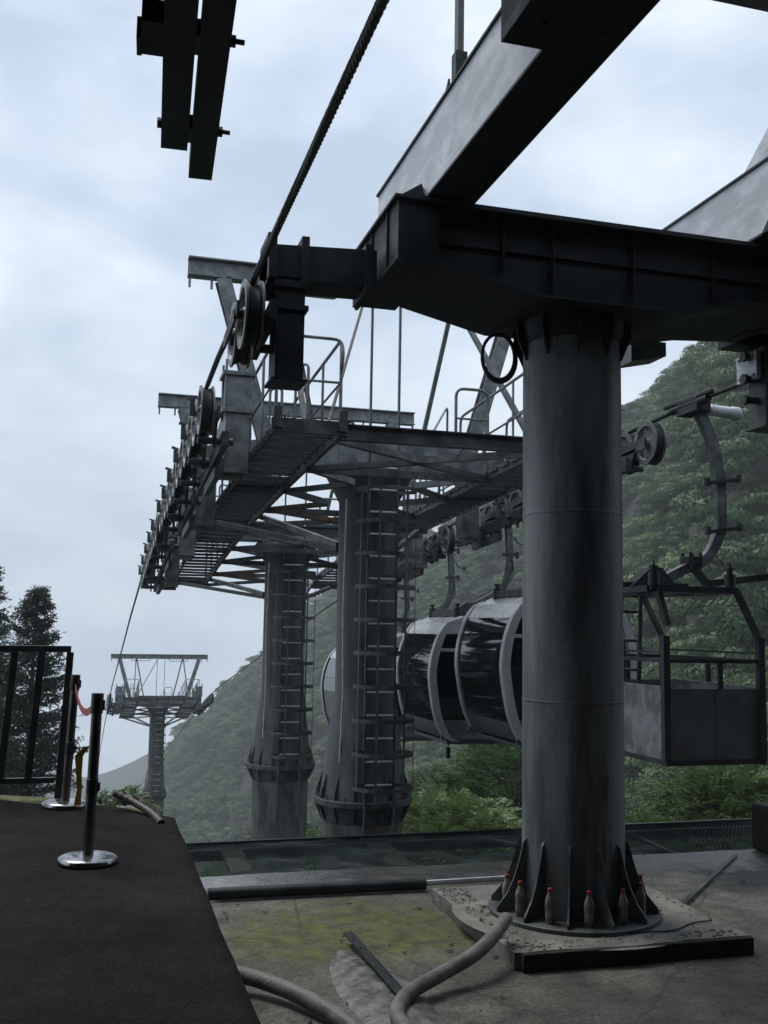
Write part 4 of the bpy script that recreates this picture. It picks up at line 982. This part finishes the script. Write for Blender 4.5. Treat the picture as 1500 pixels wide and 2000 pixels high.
# ------------------------------------------------------------------ terrain
def az(px): return math.atan2(*((lambda v: (v.x, v.y))(Rm @ Vector(((px-750)/1980, 0, -1)))))
HOR = lambda px: 1233.0 + (px-750)*.0175
prof = [(-900, 1640, 600, 300), (0, 1640, 600, 300), (250, 1620, 520, 300), (320, 1575, 440, 270), (333, 1500, 430, 262), (350, 1474, 425, 255), (400, 1403, 410, 240), (455, 1352, 395, 228), (520, 1292, 380, 214), (560, 1242, 370, 205), (600, 1196, 360, 198), (640, 1150, 350, 190), (700, 1118, 335, 178), (800, 1070, 315, 155),
        (900, 1020, 290, 130), (1010, 940, 265, 108), (1100, 880, 245, 92), (1230, 803, 215, 78), (1300, 768, 200, 70), (1335, 742, 185, 66), (1352, 708, 170, 62), (1400, 672, 155, 56), (1450, 645, 145, 52), (1500, 620, 138, 48), (1700, 560, 125, 42), (2000, 500, 115, 38), (2700, 480, 110, 36), (4200, 700, 110, 36)]
PX = [p[0] for p in prof]
def hill(px, t):                                          # t: 0 foot .. 1 crest, >1 behind
    ys = np.interp(px, PX, [p[1] for p in prof]); D = np.interp(px, PX, [p[2] for p in prof]); F = np.interp(px, PX, [p[3] for p in prof])
    if px > 320: ys += 14*mn.noise(Vector((px*.013, 0, 0)))+6*mn.noise(Vector((px*.04, 5, 0)))
    cosf = math.cos(math.atan((px-750)/1980))
    zc = 2.3 + (HOR(px)-ys)/1980*D*cosf - 5.5*min(1, D/200)
    zf_ = 2.3 - (max(1730, ys+120)-HOR(px))/1980*F*cosf - 3
    if t <= 1:
        r = F+(D-F)*t; z = zf_+(zc-zf_)*(t**.92)
    else:
        r = D+(t-1)*D*.8; z = zc-(t-1)*90
    a = az(px); x, y = r*math.sin(a), r*math.cos(a)
    k = math.sin(PI*min(t, 1))
    z += k*(7*mn.noise(Vector((x*.018, y*.018, 1)))+3*mn.noise(Vector((x*.05, y*.05, 4))))*min(1, r/150)
    return Vector((x, y, z))
pxs = list(np.linspace(-900, 4200, 150)); ts = [-.0]+list(np.linspace(0.04, 1, 30))+[1.15, 1.6]
m = MB(); vs = []
for px in pxs:
    for t_ in ts: vs.append(hill(px, t_))
K = len(ts); m.add(vs, [(i*K+j, i*K+j+1, (i+1)*K+j+1, (i+1)*K+j) for i in range(len(pxs)-1) for j in range(K-1)], True)
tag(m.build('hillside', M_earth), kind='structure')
# valley floor dropping away from the station to the foot of the hill
m = MB(); vs = []; K = 22
for px in pxs:
    ft = hill(px, 0); r1 = math.hypot(ft.x, ft.y); a = az(px)
    for j in range(K+1):
        u = j/K; r_ = 9.5+(r1-9.5)*u; z = -3.2+(ft.z+3.2)*(u**.75)
        x, y = r_*math.sin(a), r_*math.cos(a)
        if 0 < j < K: z += 1.2*mn.noise(Vector((x*.06, y*.06, 2)))*min(1, r_/40)
        vs.append((x, y, z))
m.add(vs, [(i*(K+1)+j, i*(K+1)+j+1, (i+1)*(K+1)+j+1, (i+1)*(K+1)+j) for i in range(len(pxs)-1) for j in range(K)], True)
tag(m.build('valley_ground', M_earth), kind='structure')
# wide base sheet reaching far out
m = MB(); vs = []; G = 60
for j in range(G+1):
    for i in range(G+1):
        x = -900+1800*i/G; y = -300+1300*j/G; r_ = math.hypot(x, y); vs.append((x, y, -140-10*mn.noise(Vector((x*.002, y*.002, 0)))))
m.add(vs, [(j*(G+1)+i, j*(G+1)+i+1, (j+1)*(G+1)+i+1, (j+1)*(G+1)+i) for j in range(G) for i in range(G)], True)
tag(m.build('ground', M_ridge), kind='structure')
# slope under the station
m = MB(); vs = []; 
for j in range(21):
    for i in range(21): vs.append((-80+160*i/20, -80+92*j/20, -1.2-.04*abs(-80+92*j/20-9)-abs(i-10)*.3))
m.add(vs, [(j*21+i, j*21+i+1, (j+1)*21+i+1, (j+1)*21+i) for j in range(20) for i in range(20)], True); tag(m.build('station_slope', M_earth), kind='structure')
# faint distant ridge across the valley
m = MB(); vs = []
for i in range(121):
    px = -900+2000*i/120; a = az(px); D = 820
    ys = np.interp(px, [-900, -200, 60, 200, 260, 330, 420, 700, 1100], [1380, 1430, 1500, 1519, 1497, 1462, 1440, 1400, 1350])+5*mn.noise(Vector((px*.03, 0, 0)))
    z = 2.3+(HOR(px)-ys)/1980*D*math.cos(math.atan((px-750)/1980))
    for dd, dz in ((D-260, -150), (D-120, z*.55-70), (D, z), (D+90, z-25), (D+95, -150)):
        vs.append((dd*math.sin(a), dd*math.cos(a), dz))
m.add(vs, [(i*5+j, i*5+j+1, (i+1)*5+j+1, (i+1)*5+j) for i in range(120) for j in range(4)], True); tag(m.build('distant_hills', M_ridge), kind='structure')

# ------------------------------------------------------------------ forest (stuff): leafy crowns instanced on the slope
def crown_mesh(name, seed, nclump, nleaf, ls, R=(3.6, 3.6, 3.0)):
    g = np.random.default_rng(seed); V = []; 
    cl = []
    for i in range(nclump):
        u = g.uniform(-.35, 1); a = g.uniform(0, 2*PI); s_ = math.sqrt(max(0, 1-u*u)); rr_ = g.uniform(.62, 1.0)
        cl.append((R[0]*s_*math.cos(a)*rr_, R[1]*s_*math.sin(a)*rr_, R[2]*(u*rr_+.9)))
    for c in cl:
        k = nleaf; r_ = g.uniform(.8, 1.7)
        d = g.normal(size=(k, 3)); d /= np.linalg.norm(d, axis=1)[:, None]; d[:, 2] = np.abs(d[:, 2])*1.0-.25
        P_ = np.array(c)+d*np.array((r_, r_, r_*.62))*g.uniform(.7, 1.05, (k, 1))
        nrm = d*np.array((1., 1., 1.1))+g.normal(scale=.25, size=(k, 3)); nrm /= np.linalg.norm(nrm, axis=1)[:, None]
        t1 = np.cross(nrm, g.normal(size=(k, 3))); t1 /= np.linalg.norm(t1, axis=1)[:, None]; t2 = np.cross(nrm, t1)
        s1 = ls*g.uniform(.6, 1.3, (k, 1)); s2 = s1*.6
        V.append(np.stack([P_-t1*s1, P_+t2*s2*.7-t1*s1*.1, P_+t1*s1, P_-t2*s2*.7+t1*s1*.1], 1).reshape(-1, 3))
    V = np.concatenate(V); n_ = len(V)//4
    me = bpy.data.meshes.new(name); me.vertices.add(len(V)); me.vertices.foreach_set('co', V.ravel())
    me.loops.add(4*n_); me.loops.foreach_set('vertex_index', np.arange(4*n_)); me.polygons.add(n_)
    me.polygons.foreach_set('loop_start', np.arange(0, 4*n_, 4)); me.polygons.foreach_set('loop_total', np.full(n_, 4)); me.update(calc_edges=True)
    me.materials.append(M_leaf); return me
src = bpy.data.collections.new('forest_sources')
for i in range(6): 
    o = bpy.data.objects.new('crown_source', crown_mesh('crown_source', 20+i, 17+2*i, 300, .17, (3.1+.3*(i % 3), 3.2+.25*(i % 2), 2.6+.5*(i % 3)))); src.objects.link(o)
pts = []; g = np.random.default_rng(5)
def ok(p): return True
for i in range(9500):
    px = g.uniform(200, 2250); t_ = g.uniform(0, 1.03)**.9
    p = hill(px, t_); r_ = math.hypot(p.x, p.y)
    # density even per area: accept by radius times local slope length
    Fv = np.interp(px, PX, [q[3] for q in prof]); Dv = np.interp(px, PX, [q[2] for q in prof])
    if g.random() > (r_*(Dv-Fv))/(430*180)*.42: continue
    pts.append((p.x, p.y, p.z-1.5+g.uniform(0, 3), g.uniform(.6, 1.5)))
for i in range(2600):                                     # valley trees below and in front of the hill
    px = g.uniform(-300, 2300); u = g.uniform(.12, 1)**.8; ft = hill(px, 0); r1 = math.hypot(ft.x, ft.y); a = az(px); r_ = 9.5+(r1-9.5)*u
    if r_ < 42: continue
    z = -3.2+(ft.z+3.2)*(u**.75); x, y = r_*math.sin(a), r_*math.cos(a)
    if abs(x-CX) < 7 and y < 75: continue
    if px < 330 and r_ < 120: continue
    pts.append((x, y, z-1.5, g.uniform(.6, 1.1)*min(1, .45+r_/160)))
me = bpy.data.meshes.new('forest'); me.from_pydata([p[:3] for p in pts], [], [])
at_ = me.attributes.new('sc', 'FLOAT', 'POINT'); at_.data.foreach_set('value', [p[3] for p in pts])
fo = bpy.data.objects.new('forest', me); COL.objects.link(fo); tag(fo, 'dense green broadleaf forest covering the whole mountainside', 'forest', kind='stuff')
ng = bpy.data.node_groups.new('scatter', 'GeometryNodeTree'); ng.interface.new_socket('Geometry', in_out='INPUT', socket_type='NodeSocketGeometry'); ng.interface.new_socket('Geometry', in_out='OUTPUT', socket_type='NodeSocketGeometry')
gi = N('NodeGroupInput', ng); go = N('NodeGroupOutput', ng); ip = N('GeometryNodeInstanceOnPoints', ng); ci = N('GeometryNodeCollectionInfo', ng)
ci.inputs['Collection'].default_value = src; ci.inputs['Separate Children'].default_value = True; ci.inputs['Reset Children'].default_value = True
rv = N('FunctionNodeRandomValue', ng, data_type='FLOAT_VECTOR'); rv.inputs[0].default_value = (-.08, -.08, 0); rv.inputs[1].default_value = (.08, .08, 6.283)
na_ = N('GeometryNodeInputNamedAttribute', ng, data_type='FLOAT'); na_.inputs['Name'].default_value = 'sc'
ip.inputs['Pick Instance'].default_value = True
lk(gi.outputs[0], ip.inputs['Points'], ng); lk(ci.outputs[0], ip.inputs['Instance'], ng); lk(rv.outputs[0], ip.inputs['Rotation'], ng); lk(na_.outputs[0], ip.inputs['Scale'], ng); lk(ip.outputs[0], go.inputs[0], ng)
md = fo.modifiers.new('scatter', 'NODES'); md.node_group = ng
print('forest points', len(pts))

# ------------------------------------------------------------------ individual trees
def leaves_np(V, m, name, parent):
    V = np.asarray(V).reshape(-1, 3); n_ = len(V)//4
    me = bpy.data.meshes.new(name); me.vertices.add(len(V)); me.vertices.foreach_set('co', V.ravel())
    me.loops.add(4*n_); me.loops.foreach_set('vertex_index', np.arange(4*n_)); me.polygons.add(n_)
    me.polygons.foreach_set('loop_start', np.arange(0, 4*n_, 4)); me.polygons.foreach_set('loop_total', np.full(n_, 4)); me.update(calc_edges=True)
    me.materials.append(m); o = bpy.data.objects.new(name, me); COL.objects.link(o); o.parent = parent; return o
def quad(p, d, w, l):                                      # a pointed leaf from p along d
    return [p, p+d*l*.45+w, p+d*l, p+d*l*.45-w]
def conifer(loc, H_, Rb, seed, label):
    t = empty('conifer_tree', loc, label, 'conifer', 'tall dark conifers beyond the railing'); q = random.Random(seed)
    tk = MB(); tk.tube([(0, 0, 0), (.03, 0, H_*.5), (0, .02, H_*.98)], [Rb*.06, Rb*.04, .015], 8)
    V = []; z = H_*.16
    while z < H_*.985:
        f_ = (H_-z)/(H_*.84); nb = q.randint(5, 8); 
        for k in range(nb):
            a = q.uniform(0, 2*PI); Lb = (Rb*(f_**.8)+.10)*q.uniform(.7, 1.12)
            dirv = Vector((math.cos(a), math.sin(a), 0)); rise = q.uniform(.12, .4)-.15*f_
            P_ = [Vector((0, 0, z))]; K = 8
            for i in range(1, K+1): s_ = i/K; P_.append(Vector((0, 0, z))+dirv*(Lb*s_)+Vector((0, 0, Lb*(rise*s_-.42*f_*s_*s_+.22*s_**4))))
            tk.tube(P_, [.035*f_+.012]+[(.03*f_+.008)*(1-i/K)+.004 for i in range(1, K+1)], 4, cap=False)
            sd_ = Vector((-dirv.y, dirv.x, 0)); n_sp = int(7+Lb*13)
            for i in range(n_sp):
                s_ = .12+.88*q.random(); p = P_[min(int(s_*K), K-1)].lerp(P_[min(int(s_*K)+1, K)], s_*K % 1)
                sl = q.uniform(.10, .26)*(1.25-.5*s_)*(1+.15*Rb)
                dd = (dirv*q.uniform(.1, .9)+sd_*q.uniform(-1, 1)+Vector((0, 0, q.uniform(-.55, .4)))).normalized()
                for u in range(7):
                    pp = p+dd*sl*(u/7); w0 = Vector((q.uniform(-1, 1), q.uniform(-1, 1), q.uniform(-1, 1)))
                    d2 = (dd*.8+w0*.75).normalized(); ww = d2.cross(w0+Vector((.1, .2, .3)))
                    if ww.length < .01: continue
                    V += quad(pp, d2, ww.normalized()*.02, q.uniform(.08, .15))
        z += q.uniform(.10, .17)*(1+.5*f_)
    tk.build('trunk', M_bark, t); leaves_np(V, M_leaf_c, 'crown', t)
# placed by where they stand; bases lie on the slope below the platform
conifer((-3.25, 33, -8.0), 12.2, 2.9, 1, 'tall dark conifer cut by the left photo edge')
conifer((-1.8, 34.5, -8.6), 12.15, 2.7, 2, 'pointed dark conifer with open tip right beside the railing end')
conifer((-2.9, 30, -8.4), 9.3, 2.6, 5, 'low dark conifer in front, seen through the railing bars')

def pinnate_tree(name, loc, label, group, crowns, seed, leaf=.11, m=M_leaf_n, cat='tree', sprays=420, H_=3):
    t = empty(name, loc, label, cat, group); q = random.Random(seed); tk = MB(); V = []
    base = Vector((0, 0, 0))
    for (cx_, cy_, cz_, R_, ns) in crowns:
        c = Vector((cx_, cy_, cz_)); tk.tube([base, base.lerp(c, .5)+Vector((.1*R_, 0, -.1)), c], [.07*R_, .045*R_, .02*R_], 6)
        for i in range(ns):
            u = q.uniform(-.3, 1); a = q.uniform(0, 2*PI); s_ = math.sqrt(1-u*u); d = Vector((s_*math.cos(a), s_*math.sin(a), u*.75))
            p = c+d*R_*q.uniform(.55, 1.0)
            if i % 5 == 0: tk.tube([c.lerp(p, .1), c.lerp(p, .6)+Vector((0, 0, .06)), p], [.018, .012, .005], 4, cap=False)
            for w_ in range(3):
                out_ = (d+Vector((q.uniform(-.7, .7), q.uniform(-.7, .7), q.uniform(-.2, .5)))).normalized(); L_ = q.uniform(.35, .6)*leaf/.11
                side_ = out_.cross(Vector((0, 0, 1)));
                if side_.length < .05: continue
                side_.normalize(); n_ = 8
                for k in range(n_):
                    f_ = (k+1)/n_; pp = p+out_*L_*f_+Vector((0, 0, -.35*L_*f_*f_))
                    for sg in (-1, 1):
                        dd = (side_*sg+out_*.5+Vector((0, 0, -.35+q.uniform(-.25, .15)))).normalized()
                        V += quad(pp, dd, (out_*.9+Vector((0, 0, q.uniform(-.4, .4)))).normalized()*leaf*.17, leaf*q.uniform(.8, 1.2)*(1.1-.4*abs(f_-.5)))
    tk.build('trunk', M_bark, t); leaves_np(V, m, 'crown', t)
pinnate_tree('ash_tree', (11.5, 17.2, -6.0), 'bright leafy tree with drooping feathered leaves beyond the net', 'broadleaf trees beyond the net',
             [(.3, .2, 4.7, 1.25, 330), (-1.3, -.3, 4.05, 1.0, 240), (1.6, .8, 4.8, 1.25, 260), (-.3, -1.4, 3.3, 1.2, 240), (.9, -1.2, 3.6, 1.1, 200), (-2.2, .4, 3.5, .8, 140), (-1.5, -1.8, 2.4, 1.1, 170), (3.1, .4, 4.4, 1.2, 150)], 3, leaf=.125)
pinnate_tree('shrub', (.36, 9.4, .06), 'small leafy shrub top peeping over the platform edge', 'low greenery below the platform', [(0, 0, .66, .14, 26), (-.22, .05, .62, .12, 18), (.2, .1, .5, .10, 10)], 8, leaf=.035, cat='shrub')
pinnate_tree('broadleaf_tree', (-3.6, 24.5, -7.6), 'paler bushy tree low behind the railing bars', 'broadleaf trees beyond the railing', [(0, 0, 5.2, 1.25, 200), (-1.4, .4, 5.6, 1.3, 200), (.9, .3, 4.6, 1.0, 150), (1.5, .3, 3.9, .9, 120), (.3, -.3, 3.9, 1.2, 160), (-1.5, -.2, 4.0, 1.3, 160)], 12, leaf=.12, m=M_leaf, cat='tree')
for i, (x, y, z, R_, lb_) in enumerate(((8.6, 24, -6.5, 1.9, 'dark round-crowned tree behind the feathery tree, under the work basket'), (5.4, 27, -8.0, 2.2, 'broad green tree rising behind the nearest tower footing'), (12.5, 29, -6, 2.6, 'large green tree crown right of the column, below the work basket'))):
    pinnate_tree('broadleaf_tree', (x, y, z-1.5), lb_, 'broadleaf trees beyond the net', [(0, 0, 4.6, R_, 420), (-R_*.8, .3, 3.8, R_*.75, 260), (R_*.8, .2, 3.9, R_*.8, 260)], 30+i, leaf=.17, m=M_leaf, cat='tree')

# ------------------------------------------------------------------ haze
HZ = bpy.data.materials.new('mountain_mist'); HZ.use_nodes = True; t = HZ.node_tree
t.nodes.remove(t.nodes['Principled BSDF']); pv = N('ShaderNodeVolumePrincipled', t); pv.inputs['Color'].default_value = (.88, .94, .99, 1); pv.inputs['Density'].default_value = .0008; pv.inputs['Anisotropy'].default_value = .1
lk(pv.outputs[0], t.nodes['Material Output'].inputs['Volume'], t)
m = MB(); m.box(-905, 905, -305, 1005, -153, 80); hz = m.build('haze', HZ); tag(hz, 'pale mountain mist filling the valley', 'mist', kind='stuff')
